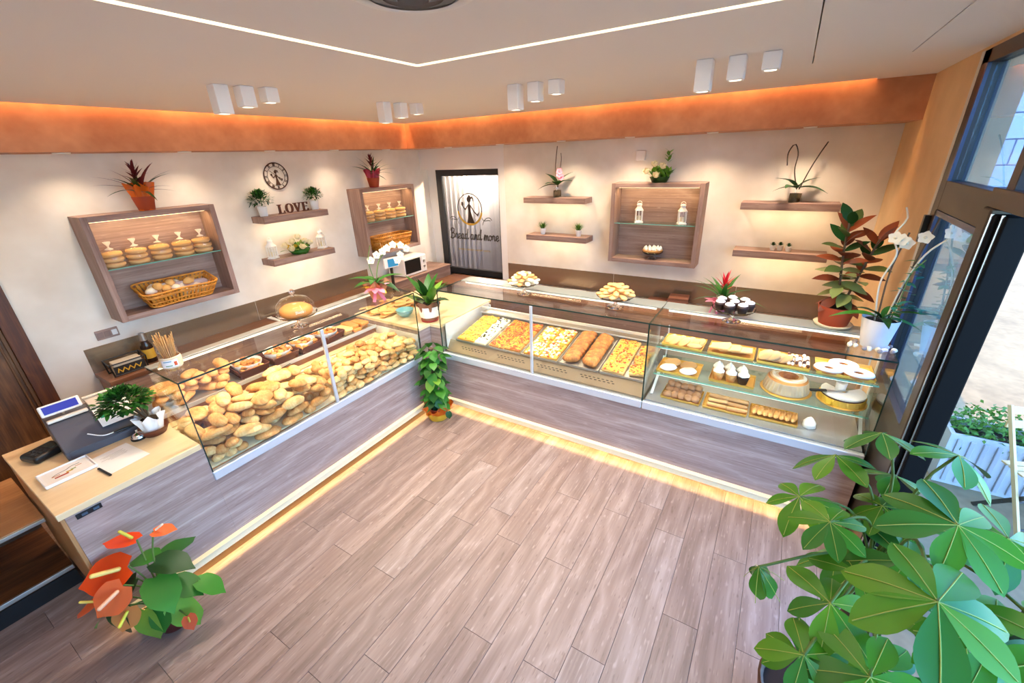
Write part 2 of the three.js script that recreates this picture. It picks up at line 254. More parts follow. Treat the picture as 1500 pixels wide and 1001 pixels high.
// ---------------------------------------------------------------- lamps of the room
{
  // two slim strips let into the ceiling, meeting in a corner
  const s1 = solo('led_strip', bb(1.258, 1.284, HC - 0.003, HC + 0.002, 1.178, 4.4), glow(0xffe6b4, 2.2), 'slim glowing strip in the ceiling running parallel to the left wall', 'light strip');
  const s2 = solo('led_strip', bb(1.284, 3.6, HC - 0.003, HC + 0.002, 1.178, 1.204), glow(0xffe6b4, 2.2), 'slim glowing strip in the ceiling running parallel to the back wall', 'light strip');
  panelLight(SOFT, LAMP.strip, 0.026, 3.2, [1.271, HC - 0.006, 2.8], [1.271, 0, 2.8], [0, 0, 1]);
  panelLight(SOFT, LAMP.strip, 2.3, 0.026, [2.44, HC - 0.006, 1.191], [2.44, 0, 1.191], [0, 0, 1]);
  // warm strips hidden in the slot above the soffits
  solo('cove_strip', bb(SX + 0.006, SX + 0.054, 3.135, 3.15, SZ, ZF - 0.1), glow(0xffb468, 2), 'warm strip hidden in the ceiling slot above the soffit of the left wall', 'light strip');
  solo('cove_strip', bb(SX, 3.43, 3.135, 3.15, SZ + 0.006, SZ + 0.054), glow(0xffb468, 2), 'warm strip hidden in the ceiling slot above the soffit of the back wall', 'light strip');
  panelLight(0xffbc7a, LAMP.cove, 0.045, ZF - SZ - 0.15, [SX + 0.03, 3.13, (SZ + ZF) / 2], [SX + 0.03, 0, (SZ + ZF) / 2], [0, 0, 1]);
  panelLight(0xffbc7a, LAMP.cove, 3.43 - SX - 0.08, 0.045, [(SX + 3.43) / 2 + 0.04, 3.13, SZ + 0.03], [(SX + 3.43) / 2 + 0.04, 0, SZ + 0.03], [0, 0, 1]);
  // recessed downlights under the soffits
  const dl = (x, z, label, group, cd) => {
    const t = thing('downlight', label, 'downlight', [x, SB, z], 0, group);
    mesh('trim_ring', new THREE.TorusGeometry(0.046, 0.007, 8, 24).rotateX(Math.PI / 2).translate(0, -0.002, 0), M.white, t);
    mesh('lens', cyl(0.042, 0.042, 0.004, 0, -0.003, 0, 20), glow(0xfff0cc, 5), t);
    spotLight(SOFT, cd, [x, SB - 0.02, z], [x + (z > SZ ? 0.1 : 0), 0, z > SZ ? z : z + 0.1], 1.15, 1);
  };
  for (const z of [1.91, 1.08, 0.28, -0.52, -1.35, 2.74]) dl(-1.7, z, 'small round recessed downlight under the copper soffit of the left wall', 'downlights of the left soffit', LAMP.down);
  for (const x of [-1.04, -0.2, 0.65, 1.46, 2.28, 3.08]) dl(x, -1.85, 'small round recessed downlight under the copper soffit of the back wall', 'downlights of the back soffit', LAMP.downBack);
  // clusters of three square surface spots of falling length
  const spot = (x, z, len, label, group, tx, tz) => {
    const t = thing('ceiling_spot', label, 'ceiling spot', [x, HC, z], 0, group);
    mesh('housing', rb(0.084, len, 0.084, 0, -len / 2, 0, 0.006, 2), std(0xffffff, 0.5), t);
    mesh('bezel', mg(bx(0.078, 0.004, 0.008, 0, -len - 0.001, 0.035), bx(0.078, 0.004, 0.008, 0, -len - 0.001, -0.035), bx(0.008, 0.004, 0.062, 0.035, -len - 0.001, 0), bx(0.008, 0.004, 0.062, -0.035, -len - 0.001, 0)), M.white, t);
    mesh('lens', cyl(0.028, 0.028, 0.004, 0, -len - 0.001, 0, 18), glow(0xfff2d8, 2), t);
    spotLight(NEUTRAL, LAMP.spot, [x, HC - len - 0.012, z], [tx, 0.9, tz], 1.1, 1);
  };
  const lens = [0.15, 0.11, 0.08], nm = ['longest', 'middle length', 'shortest'];
  const cl = (pts, where, dx, dz) => pts.forEach(([x, z], i) => spot(x, z, lens[i], nm[i] + ' of three white square ceiling spots ' + where, 'white square ceiling spots', x + dx, z + dz));
  cl([[0.05, 1.57], [0.09, 1.44], [0.13, 1.31]], 'above the cash end', -0.15, 0);
  cl([[0.04, 0.27], [0.09, 0.13], [0.14, -0.01]], 'above the inner corner of the counters', -0.15, 0.1);
  cl([[1.30, 0.26], [1.45, 0.25], [1.60, 0.24]], 'above the pizza case', 0, -0.15);
  cl([[2.5, 0.23], [2.66, 0.22], [2.82, 0.21]], 'above the pastry case', 0, -0.15);
  // round air outlet
  const v = thing('ceiling_vent', 'round grey white air diffuser with concentric rings in the ceiling', 'ceiling vent', [2.02, HC, 2.02]);
  mesh('rim', new THREE.TorusGeometry(0.17, 0.018, 8, 40).rotateX(Math.PI / 2).translate(0, -0.006, 0), M.white, v);
  for (let k = 0; k < 3; k++) mesh('ring', lathe([[0.04 + k * 0.042, -0.034 + k * 0.005], [0.07 + k * 0.042, -0.012], [0.072 + k * 0.042, -0.012], [0.044 + k * 0.042, -0.036 + k * 0.005]], 36), std(0xcfc4bc, 0.5), v);
}
// ---------------------------------------------------------------- outdoors
struct('ground', wuv(bb(XR + 0.1, 60, -0.14, -0.02, -60, 40), 'z', 3, 3), M.paving);
{
  const up = solo('shop_building', mg(bb(-14, XR + 0.15, 3.32, 4.3, ZB - 0.2, ZF + 0.15), bb(-14, XR + 0.15, 0, 4.3, -9.5, ZB - 1.3), bb(-14, XR + 0.15, 0, 4.3, ZF + 0.3, 16)), std(0xb9ab96, 0.9), 'plain rendered outer walls of the shop building beside the pavement', 'building');
  const far = thing('stone_building', 'grey stone clad building at the far end of the street', 'building', [9, 0, -19]);
  mesh('wall', bx(26, 11, 4, 0, 5.5, -2), std(0x7d8796, 0.9), far);
  const st = [0xb4bcc4, 0xa6b0b8, 0xc0c6ca].map((c) => std(c, 0.85)), sg = rb(1.56, 0.76, 0.05, 0, 0, 0, 0.015);
  for (let j = 0; j < 9; j++) for (let i = 0; i < 11; i++) { const s = mesh('stone', sg, pick(st), far); s.position.set(-8.6 + i * 1.6 + (j % 2) * 0.8, 0.5 + j * 0.8, 0.02 + rnd() * 0.015); }
  // trough with hedge
  const tr = thing('planter_trough', 'long grey concrete planter trough with a ribbed side on the pavement', 'planter', [4.46, -0.02, -1.36]);
  mesh('body', mg(bb(0, 1.7, 0, 0.46, 0, 0.03), bb(0, 1.7, 0, 0.46, 0.31, 0.34), bb(0, 0.03, 0, 0.46, 0.03, 0.31), bb(1.67, 1.7, 0, 0.46, 0.03, 0.31), bb(0.03, 1.67, 0, 0.04, 0.03, 0.31)), std(0xa6a4a6, 0.9), tr);
  for (let k = 0; k < 22; k++) mesh('rib', rb(0.03, 0.4, 0.016, 0.06 + k * 0.075, 0.23, 0.346, 0.006), std(0x9c9a9e, 0.9), tr);
  mesh('soil', bb(0.03, 1.67, 0.3, 0.4, 0.03, 0.31), M.soil, tr);
  const gl = [], hedge = solo('clipped_hedge', new THREE.BufferGeometry(), leafMat(0x4d7a26, 0.5, 0.3), 'leafy green hedge growing out of the concrete trough', 'hedge');
  for (let k = 0; k < 2200; k++) {
    const u = rnd(), a = rr(0, 6.28), r = Math.sqrt(rnd()); const g = leafGeo(0.045, 0.024, 0.3, 2);
    g.applyMatrix4(new THREE.Matrix4().makeRotationFromEuler(new THREE.Euler(rr(-1.2, 1.2), rr(0, 6.28), rr(-1, 1)))).translate(4.5 + u * 1.62, 0.38 + r * Math.abs(Math.cos(a)) * 0.3 + (n3(u * 9, 0, 0) - 0.5) * 0.12, -1.19 + r * Math.sin(a) * 0.17); gl.push(g);
  }
  hedge.geometry = mg(gl); hedge.userData.kind = 'stuff';
  const h2 = solo('street_hedge', noisy(new THREE.SphereGeometry(1, 48, 24), 0.18, 6), leafMat(0x4d7a26, 0.6, 0.2), 'low green bush far along the street', 'hedge'); h2.scale.set(1.6, 0.5, 0.5); h2.position.set(8.6, 0.3, -13.4);
  // folding chair of slats
  const ch = thing('folding_chair', 'pale wooden slatted folding chair on the pavement beside the trough', 'chair', [4.92, -0.02, -0.66], 0.35), wd = std(0xc9a877, 0.6), mt = std(0x3b3630, 0.5);
  for (let k = 0; k < 6; k++) mesh('seat_slat', rb(0.4, 0.014, 0.05, 0, 0.46, -0.16 + k * 0.062, 0.004), wd, ch);
  for (let k = 0; k < 2; k++) mesh('back_slat', rb(0.4, 0.06, 0.014, 0, 0.72 + k * 0.1, -0.27 - k * 0.02, 0.004), wd, ch);
  for (const s of [-1, 1]) { mesh('leg', slab([s * 0.21, 0, 0.2], [s * 0.21, 0.86, -0.29], 0.016, 0.03), wd, ch); mesh('leg', slab([s * 0.185, 0, -0.24], [s * 0.185, 0.46, 0.17], 0.016, 0.03), mt, ch); }
  mesh('stretcher', mg(bar([-0.2, 0.2, -0.06], [0.2, 0.2, -0.06], 0.008), bar([-0.2, 0.12, 0.13], [0.2, 0.12, 0.13], 0.008)), mt, ch);
}
// ---------------------------------------------------------------- leaves (used by many plants): along +z, blade normal +y, base at the origin
function leafGeo(len, wid, droop = 0.25, n = 6, fold = 0.12, shape = 'oval') {
  const pos = [], idx = [], uv = [];
  for (let i = 0; i <= n; i++) {
    const t = i / n; let w = shape === 'heart' ? Math.sqrt(Math.max(0, 1 - (2 * t - 0.72) ** 2 / 1.66)) * (t < 0.02 ? 0.55 : 1) * (t > 0.6 ? 1 - ((t - 0.6) / 0.4) ** 1.6 : 1)
      : shape === 'blade' ? Math.min(1, t * 6 + 0.45) * (1 - t ** 2.2) : shape === 'obovate' ? Math.sin(Math.PI * t ** 1.35) ** 0.8 : Math.sin(Math.PI * t ** 0.9) ** 0.85;
    if (i === n) w = 0; const hw = wid / 2 * Math.max(w, 0.02), y = -droop * len * t * t, z = len * (t - 0.12 * droop * t * t) - (shape === 'heart' && i === 0 ? len * 0.08 : 0);
    pos.push(-hw, y + fold * hw, z, 0, y, shape === 'heart' && i === 0 ? len * 0.03 : z, hw, y + fold * hw, z); uv.push(0, t, 0.5, t, 1, t);
    if (i) { const b = (i - 1) * 3; for (const k of [0, 1]) idx.push(b + k, b + k + 3, b + k + 1, b + k + 1, b + k + 3, b + k + 4); }
  }
  const g = new THREE.BufferGeometry(); g.setAttribute('position', new THREE.Float32BufferAttribute(pos, 3)); g.setAttribute('uv', new THREE.Float32BufferAttribute(uv, 2)); g.setIndex(idx); g.computeVertexNormals(); return g;
}
// places a leaf-like mesh at p along d, its face towards up, scaled
function setLeaf(m, p, d, up, sw = 1, sl = sw) {
  const z = d.clone().normalize(); let x = new THREE.Vector3().crossVectors(up, z); if (x.lengthSq() < 1e-6) x = V(1, 0, 0); x.normalize(); const y = new THREE.Vector3().crossVectors(z, x);
  m.quaternion.setFromRotationMatrix(new THREE.Matrix4().makeBasis(x, y, z)); m.position.copy(p); m.scale.set(sw, sl, sl); return m;
}
const sphDir = (az, el) => V(Math.cos(el) * Math.cos(az), Math.sin(el), Math.cos(el) * Math.sin(az));

// ---------------------------------------------------------------- counters
const RB = 0.60, RT = 0.67, GT = 1.361, CT = 0.914, LED_Y = 0.1;
{
  const grey = (g, ax) => wuv(g, ax, 1.6, 0.8);
  const a = thing('oak_counter', 'grey oak veneered counter base under the bread case and cash desk', 'counter');
  mesh('front_panel', grey(mg(rbb(-0.022, 0, 0.12, RB, 0.0, 2.26, 0.001), rbb(-0.022, 0, 0.12, 0.872, 2.2602, 2.955, 0.001), rbb(-0.022, 0, RB, 0.945, -0.0, 0.165, 0.001)), 'z'), M.panel, a);
  mesh('end_panel', wuv(rbb(-1.04, -0.0, 0.12, 0.872, 2.955, 2.975), 'y', 0.7, 0.7), M.tan, a);
  mesh('carcass', mg(bb(-0.95, -0.022, 0.12, 0.6, 0.0, 2.26), bb(-1.02, -0.022, 0.12, 0.86, 2.27, 2.955), bb(-0.9, -0.16, 0.0, 0.12, -0.2, 2.9)), std(0xb9a98e, 0.7), a);
  mesh('light_ledge', mg(rbb(-0.16, 0.042, 0.105, 0.122, 0.04, 2.95, 0.002), rbb(0.034, 0.042, 0.07, 0.118, 0.04, 2.95, 0.002)), std(0xf3dfb4, 0.5), a);
  const b = thing('oak_counter', 'grey oak veneered counter base under the pizza and pastry cases', 'counter');
  mesh('front_panel', grey(mg(rbb(0.0005, XR - 0.02, 0.12, RB, -0.022, 0, 0.001), rbb(0.0005, 0.14, RB, 0.945, -0.022, 0, 0.001)), 'x'), M.panel, b);
  mesh('carcass', mg(bb(0.15, XR - 0.02, 0.12, 0.6, -0.95, -0.022), bb(-0.1, XR - 0.02, 0.0, 0.12, -0.9, -0.16)), std(0xb9a98e, 0.7), b);
  mesh('light_ledge', mg(rbb(0.05, XR - 0.02, 0.105, 0.122, -0.16, 0.042, 0.002), rbb(0.05, XR - 0.02, 0.07, 0.118, 0.034, 0.042, 0.002)), std(0xf3dfb4, 0.5), b);
  solo('plinth_strip', bb(0.0, 0.018, 0.0995, 0.1045, 0.06, 2.93), glow(0xffd690, 3), 'warm strip lamp under the ledge of the bread counter', 'light strip');
  solo('plinth_strip', bb(0.08, XR - 0.05, 0.0995, 0.1045, 0.0, 0.018), glow(0xffd690, 3), 'warm strip lamp under the ledge of the pastry counter', 'light strip');
  panelLight(0xffcf86, LAMP.plinth, 0.018, 2.85, [0.009, 0.098, 1.5], [0.009, 0, 1.5], [0, 0, 1]);
  panelLight(0xffcf86, LAMP.plinth, XR - 0.15, 0.018, [(XR + 0.05) / 2, 0.098, 0.009], [(XR + 0.05) / 2, 0, 0.009], [0, 0, 1]);
  // cream tops
  solo('cash_desk_top', wuv(rbb(-1.04, 0.012, 0.874, CT, 2.275, 2.98, 0.003), 'z', 1, 1), std(0xfff4e2, 0.35, { map: T.light }), 'pale cream wooden top of the cash desk', 'desk top');
  const cc = thing('corner_counter', 'cream topped grey oak corner block between the bread case and the pizza case', 'counter'), cs = new THREE.Shape([[0.012, -0.172], [0.012, -0.012], [0.148, -0.012], [0.148, 0.95], [-1.0, 0.95], [-1.0, -0.16]].map(([x, y]) => new THREE.Vector2(x, y)));
  mesh('top', new THREE.ExtrudeGeometry(cs, { depth: 0.03, bevelEnabled: false }).rotateX(-Math.PI / 2).translate(0, 0.945, 0), M.cream, cc);
  mesh('body', wuv(mg(bb(-0.98, -0.022, 0.12, 0.945, -0.93, 0.155), bb(-0.022, 0.14, 0.12, 0.945, -0.93, -0.022)), 'y', 1.6, 0.8), M.panel, cc);
  // sockets
  const s = thing('desk_socket', 'small black socket strip under the front edge of the cash desk top', 'socket', [0.004, 0.845, 2.86]); mesh('plate', rb(0.008, 0.03, 0.11, 0, 0, 0, 0.002), M.black, s); mesh('port', mg(bx(0.004, 0.014, 0.025, 0.004, 0, -0.03), bx(0.004, 0.014, 0.025, 0.004, 0, 0.02)), std(0x40566a, 0.4), s);
  // low shelf unit beyond the cash desk
  const lw = thing('low_shelf_unit', 'low brown shelf unit with a dark open front beyond the cash desk', 'shelf unit', [0, 0, 0]);
  mesh('top_board', wuv(rbb(-1.36, -0.62, 0.57, 0.6, 2.985, 4.5), 'z', 1, 1), M.tan, lw);
  mesh('back_board', wuv(bb(-1.36, -1.33, 0.12, 0.57, 2.985, 4.5), 'z', 1, 1), M.brown, lw);
  mesh('bottom_board', wuv(bb(-1.33, -0.66, 0.12, 0.145, 2.985, 4.5), 'z', 1, 1), M.brown, lw);
  mesh('edge_strip', mg(rbb(-0.66, -0.64, 0.135, 0.165, 2.985, 4.5), rbb(-0.625, -0.615, 0.565, 0.59, 2.985, 4.5)), M.steelSoft, lw);
  mesh('side_board', wuv(bb(-1.33, -0.66, 0.145, 0.57, 4.47, 4.5), 'y', 1, 1), M.brown, lw);
  mesh('plinth', bb(-1.33, -0.65, 0, 0.12, 2.985, 4.5), M.black, lw);
}
// wall-side worktops with metal splash plates
{
  const wl = thing('back_worktop', 'narrow brown worktop along the left wall behind the bread case', 'worktop');
  mesh('top', wuv(rbb(XL, -1.6, 0.9, 0.94, -0.9, 2.235), 'z', 1, 1), std(0xc8a98a, 0.3, { map: T.shelf }), wl);
  mesh('body', wuv(bb(XL, -1.63, 0, 0.9, -0.9, 2.22), 'z', 1.6, 0.8), M.shelf, wl);
  mesh('splash_plate', bb(XL, XL + 0.006, 0.94, 1.165, 0.735, 2.235), M.splash, wl); mesh('splash_plate', bb(XL, XL + 0.006, 0.94, 1.165, -0.9, 0.73), M.splash, wl);
  const cu = thing('corner_cupboard', 'tall brown oak corner cupboard carrying the microwave', 'cupboard');
  mesh('body', wuv(bb(XL, -1.5, 0, 0.98, -2.2, -0.92), 'z', 1.6, 0.8), M.shelf, cu); mesh('top', wuv(rbb(XL, -1.48, 0.98, 1.0, -2.2, -0.91), 'z', 1.6, 0.8), M.shelf, cu);
  const wb = thing('back_worktop', 'brown worktop along the back wall below the cabinets', 'worktop');
  mesh('top', wuv(rbb(-1.45, XR - 0.01, 0.8, 0.84, ZB + 0.022, -1.68), 'x', 1, 1), std(0xc8a98a, 0.3, { map: T.shelf }), wb);
  mesh('body', wuv(bb(-1.45, XR - 0.01, 0, 0.8, ZB + 0.022, -1.7), 'x', 1.6, 0.8), M.shelf, wb);
  for (const [x0, x1] of [[-0.39, 1.245], [1.25, 2.7], [2.705, XR - 0.01]]) mesh('splash_plate', bb(x0, x1, 0.84, 1.105, ZB, ZB + 0.006), M.splash, wb);
}
// ---------------------------------------------------------------- glass cases
const deckY = (x) => lerp(0.675, 0.815, clamp((-x - 0.04) / 0.56));
{
  // bread case: runs along z, front glass in the plane x = 0
  const c = thing('bread_display_case', 'glass display case heaped with bread beside the cash desk', 'display case');
  const z0 = 0.177, z1 = 2.262;
  mesh('front_rail', mg(rbb(-0.03, 0.012, RB, RT, z0, z1 + 0.004, 0.008)), M.rail, c);
  mesh('front_pane', bb(-0.003, 0.003, RT, GT - 0.008, 1.255, z1), M.glass, c); mesh('front_pane', bb(-0.003, 0.003, RT, GT - 0.008, z0, 1.225), M.glass, c);
  mesh('post', rbb(-0.012, 0.01, RT, GT - 0.01, 1.226, 1.254, 0.005), M.rail, c);
  mesh('top_pane', bb(-0.4, 0.004, GT - 0.008, GT, z0, z1), M.glass, c);
  mesh('top_edge', mg(bb(0.0, 0.006, GT - 0.009, GT + 0.001, z0, z1), bb(-0.44, 0.004, GT - 0.009, GT + 0.001, z1, z1 + 0.004)), M.glassEdge, c);
  for (const [z, s] of [[z1, 1], [z0, 1]]) { mesh('end_pane', bb(-0.44, -0.004, RT, GT - 0.008, z - 0.004, z + 0.002), M.glass, c); mesh('end_edge', bb(-0.004, 0.005, RT, GT - 0.008, z - 0.003, z + 0.003), M.glassEdge, c); }
  mesh('end_panel', mg(bb(-0.95, -0.03, RT - 0.02, 0.9, z0 - 0.012, z0 - 0.004)), M.caseWhite, c);
  mesh('lamp_bar', rbb(-0.48, -0.4, GT - 0.01, GT + 0.004, z0, z1, 0.004), std(0xa09c90, 0.35, { metalness: 0.3 }), c);
  mesh('rear_post', mg(rbb(-0.98, -0.95, 0.6, 0.9, z0, z0 + 0.03), rbb(-0.98, -0.95, 0.6, 0.9, z1 - 0.03, z1), rbb(-0.98, -0.95, 0.86, 0.885, z0, z1)), M.rail, c);
  // sloping deck of cream boards with slots at the rear
  const sl = Math.hypot(0.46, 0.115), dk = mesh('deck', bx(0.47, 0.012, z1 - z0 - 0.02, 0, 0, 0), M.creamBoard, c); dk.position.set(-0.275, deckY(-0.275) - 0.006, (z0 + z1) / 2); dk.rotation.z = -0.245;
  for (let k = 0; k < 4; k++) { const b = mesh('deck_slat', rb(0.03, 0.012, z1 - z0 - 0.02, 0, 0, 0, 0.003), M.creamBoard, c); const x = -0.525 - k * 0.04; b.position.set(x, deckY(x) - 0.002, (z0 + z1) / 2); b.rotation.z = -0.245; }
  mesh('deck_underlay', wuv(bb(-0.68, -0.03, 0.6, 0.665, z0, z1), 'z', 1, 1), M.tan, c);
  mesh('deck_back', bb(-0.68, -0.66, 0.6, 0.885, z0, z1), std(0x9c6c50, 0.5), c);
  // rear shelf
  mesh('rear_shelf', rbb(-0.95, -0.64, 0.885, 0.9, z0, z1, 0.003), M.steelSoft, c); mesh('shelf_lip', rbb(-0.645, -0.635, 0.88, 0.915, z0, z1, 0.002), M.rail, c);
  mesh('lamp', bb(-0.43, -0.41, GT - 0.03, GT - 0.012, z0 + 0.05, z1 - 0.05), glow(0xffe8c0, 1.1), c);
  panelLight(0xffe2b2, LAMP.bread, 0.03, z1 - z0 - 0.1, [-0.42, GT - 0.034, (z0 + z1) / 2], [-0.3, 0.8, (z0 + z1) / 2], [0, 0, 1]);
  panelLight(0xffe2b2, LAMP.bread * 0.6, 0.02, z1 - z0 - 0.1, [-0.455, GT - 0.034, (z0 + z1) / 2], [-0.8, 0.9, (z0 + z1) / 2], [0, 0, 1]);
}
function backCase(name, label, x0, x1, withPost) {
  const c = thing(name, label, 'display case');
  mesh('front_rail', rbb(x0, x1, RB, RT, -0.03, 0.012, 0.008), M.rail, c);
  if (withPost) { mesh('front_pane', bb(x0, 1.228, RT, GT - 0.008, -0.003, 0.003), M.glass, c); mesh('front_pane', bb(1.254, x1, RT, GT - 0.008, -0.003, 0.003), M.glass, c); mesh('post', rbb(1.228, 1.254, RT, GT - 0.01, -0.012, 0.01, 0.005), M.rail, c); }
  else mesh('front_pane', bb(x0, x1, RT, GT - 0.008, -0.003, 0.003), M.glass, c);
  mesh('top_pane', bb(x0, x1, GT - 0.008, GT, -0.405, 0.004), M.glass, c);
  mesh('top_edge', mg(bb(x0, x1, GT - 0.009, GT + 0.001, 0.0, 0.006), bb(x0 - 0.002, x0 + 0.002, GT - 0.009, GT + 0.001, -0.44, 0.004), bb(x1 - 0.002, x1 + 0.002, GT - 0.009, GT + 0.001, -0.44, 0.004)), M.glassEdge, c);
  for (const x of [x0, x1]) { mesh('end_pane', bb(x - 0.003, x + 0.003, RT, GT - 0.008, -0.44, -0.004), M.glass, c); mesh('end_edge', bb(x - 0.003, x + 0.003, RT, GT - 0.008, -0.004, 0.005), M.glassEdge, c); }
  mesh('service_top', rbb(x0, x1, GT - 0.01, GT + 0.002, -0.58, -0.405, 0.004), std(0x97a19d, 0.3, { metalness: 0.3 }), c);
  for (const x of [x0, x1 - 0.03]) mesh('rear_post', rbb(x, x + 0.03, 0.6, 0.94, -0.9, -0.87), M.rail, c);
  mesh('lamp', bb(x0 + 0.05, x1 - 0.05, GT - 0.03, GT - 0.012, -0.435, -0.415), glow(0xfff2dc, 1.1), c);
  return c;
}
{
  const c = backCase('pizza_display_case', 'glass display case with trays of pizza beside the inner corner', 0.152, 2.284, true);
  mesh('apron', (() => { const g = bx(2.11, 0.004, 0.13, 0, 0, 0); return g.rotateX(0.95).translate(1.218, 0.725, -0.085); })(), std(0xb39c80, 0.35, { metalness: 0.6 }), c);
  for (let k = 0; k < 44; k++) { if (k % 11 > 7) continue; const s = mesh('vent_slot', mg(bx(0.022, 0.003, 0.006, -0.008, 0.002, -0.01), bx(0.022, 0.003, 0.006, 0.008, 0.002, 0.008)), M.black, c); s.position.set(0.36 + k * 0.041, 0.725, -0.083); s.rotation.x = 0.95; }
  mesh('bed', bb(0.16, 2.276, 0.6, 0.67, -0.88, -0.03), M.steelSoft, c);
  mesh('rear_bar', mg(rbb(0.2, 2.27, 0.955, 0.985, -0.7, -0.68, 0.006), rbb(0.2, 2.27, 0.915, 0.93, -0.67, -0.655, 0.004)), std(0xe8e8e2, 0.3, { metalness: 0.3 }), c);
  mesh('end_panel', bb(0.16, 0.168, 0.67, 0.97, -0.88, -0.06), M.caseWhite, c);
  mesh('rear_slope', bb(0.17, 2.276, 0.67, 0.9, -0.88, -0.72), M.steelSoft, c);
  panelLight(0xffecc8, LAMP.pizza, 2.0, 0.03, [1.218, GT - 0.034, -0.405], [1.218, 0.8, -0.3], [0, 0, 1]);
  const d = backCase('pastry_display_case', 'glass display case with three levels of cakes and biscuits by the shop front', 2.288, 3.762, false);
  mesh('deck', bb(2.3, 3.75, 0.64, 0.675, -0.8, -0.035), std(0xb9bcc0, 0.25, { metalness: 0.6 }), d);
  for (const [y, za, zb] of [[1.13, -0.43, -0.12], [0.893, -0.52, -0.11]]) { mesh('glass_shelf', bb(2.33, 3.74, y - 0.008, y, za, zb), M.glassShelf, d); mesh('shelf_edge', bb(2.33, 3.74, y - 0.009, y + 0.001, zb, zb + 0.004), M.glassEdgeTeal, d); mesh('shelf_lamp', bb(2.36, 3.71, y - 0.014, y - 0.0085, zb - 0.014, zb - 0.002), glow(0xfff2dc, 2), d); panelLight(NEUTRAL, LAMP.ledge, 1.33, 0.012, [3.035, y - 0.016, zb - 0.008], [3.035, y - 0.3, zb - 0.2], [0, 0, 1]); }
  mesh('shelf_bracket', mg(rbb(2.325, 2.335, 0.675, 1.16, -0.56, -0.545), rbb(3.735, 3.745, 0.675, 1.16, -0.56, -0.545), slab([2.33, 0.69, -0.12], [2.33, 0.88, -0.5], 0.02, 0.01), slab([3.74, 0.69, -0.12], [3.74, 0.88, -0.5], 0.02, 0.01)), M.rail, d);
  mesh('back_panel', bb(2.3, 3.75, 0.675, 0.86, -0.8, -0.79), std(0xb0a08c, 0.3, { metalness: 0.4 }), d);
  panelLight(NEUTRAL, LAMP.pastry, 1.4, 0.03, [3.025, GT - 0.034, -0.405], [3.025, 0.8, -0.28], [0, 0, 1]);
}
// ---------------------------------------------------------------- bread
function loafGeo(len, wid, hgt, { point = 2.2, scores = 0, slant = 0.5, seed = 1, lump = 0.06 } = {}) {
  const g = new THREE.SphereGeometry(1, 22, 14).rotateZ(Math.PI / 2), p = g.attributes.position, uv = g.attributes.uv;
  for (let i = 0; i < p.count; i++) {
    let x = p.getX(i), y = p.getY(i), z = p.getZ(i); const t = Math.abs(x), w = Math.pow(Math.max(0, 1 - Math.pow(t, point)), 0.5) / Math.max(1e-4, Math.sqrt(1 - x * x));
    const n = 1 + lump * 2 * (n3(x * 2.2 + seed * 7, y * 2.2, z * 2.2) - 0.5); y *= w * n; z *= w * n; if (y < 0) y *= 0.7;
    if (scores && y > 0.3) { const s = Math.sin((x + slant * z) * Math.PI * scores); y -= 0.16 * Math.max(0, s - 0.72) / 0.28; }
    p.setXYZ(i, x * len / 2, y * hgt / 2, z * wid / 2); uv.setXY(i, x * 0.5 + seed * 0.37, z * 0.4 + y * 0.2);
  }
  g.computeVertexNormals(); return g;
}
const loaves = [0, 1, 2].map((k) => ({ g: loafGeo(0.2, 0.1, 0.075, { point: 2.6, scores: 3, seed: k + 1, lump: 0.1 }), l: 0.2, r: 0.05, h: 0.07 })), flats = [0, 1].map((k) => ({ g: loafGeo(0.19, 0.13, 0.06, { point: 3.2, scores: 0, seed: k + 4, lump: 0.12 }), l: 0.18, r: 0.062, h: 0.055 })), rounds = [0, 1].map((k) => ({ g: loafGeo(0.095, 0.085, 0.07, { point: 2, seed: k + 7, lump: 0.1 }), l: 0.085, r: 0.042, h: 0.06 })), batons = [0, 1].map((k) => ({ g: loafGeo(0.27, 0.08, 0.06, { point: 2.6, scores: 4, slant: 0.8, seed: k + 9 }), l: 0.26, r: 0.038, h: 0.055 })), knots = [0, 1, 2].map((k) => ({ g: loafGeo(0.115, 0.075, 0.062, { point: 1.7, scores: 4, slant: 1.2, seed: k + 12, lump: 0.22 }), l: 0.1, r: 0.038, h: 0.055 }));
// lets a heap settle: every piece rests on the pieces under it
function heap(n, area, floorAt, choose, make, tries = 9) {
  const put = [];
  for (let k = 0; k < n; k++) {
    const kind = choose(k / n); let best;
    for (let q = 0; q < tries; q++) {
      const r = area(k / n), a = r[4] ? 1.5708 + rr(-0.4, 0.4) : rr(0, Math.PI), ex = Math.abs(Math.cos(a)) * kind.l / 2 * 0.75 + kind.r * 0.45, ez = Math.abs(Math.sin(a)) * kind.l / 2 * 0.75 + kind.r * 0.45, x = rr(r[0] + ex, r[1] - ex), z = rr(r[2] + ez, r[3] - ez);
      const balls = [-1, 0, 1].map((s) => [x + s * Math.cos(a) * (kind.l / 2 - kind.r) * 0.9, z - s * Math.sin(a) * (kind.l / 2 - kind.r) * 0.9, kind.r]);
      let y = floorAt(x, z) + kind.h * 0.42;
      for (const o of put) if (Math.abs(o.x - x) < 0.3 && Math.abs(o.z - z) < 0.3) for (const [bx_, bz, br] of balls) for (const [ox, oz, orr] of o.balls) { const d = Math.hypot(bx_ - ox, bz - oz), R = (br + orr) * 0.86; if (d < R) y = Math.max(y, o.y + (kind.h + o.h) * 0.4 * Math.sqrt(1 - (d / R) ** 2)); }
      if (!best || y < best.y) best = { x, y, z, a, balls, h: kind.h, kind };
    }
    put.push(best); const m = make(best.kind, k); m.position.set(best.x, best.y, best.z); m.rotation.set(rr(-0.22, 0.22), best.a, rr(-0.2, 0.2), 'YXZ');
  }
}
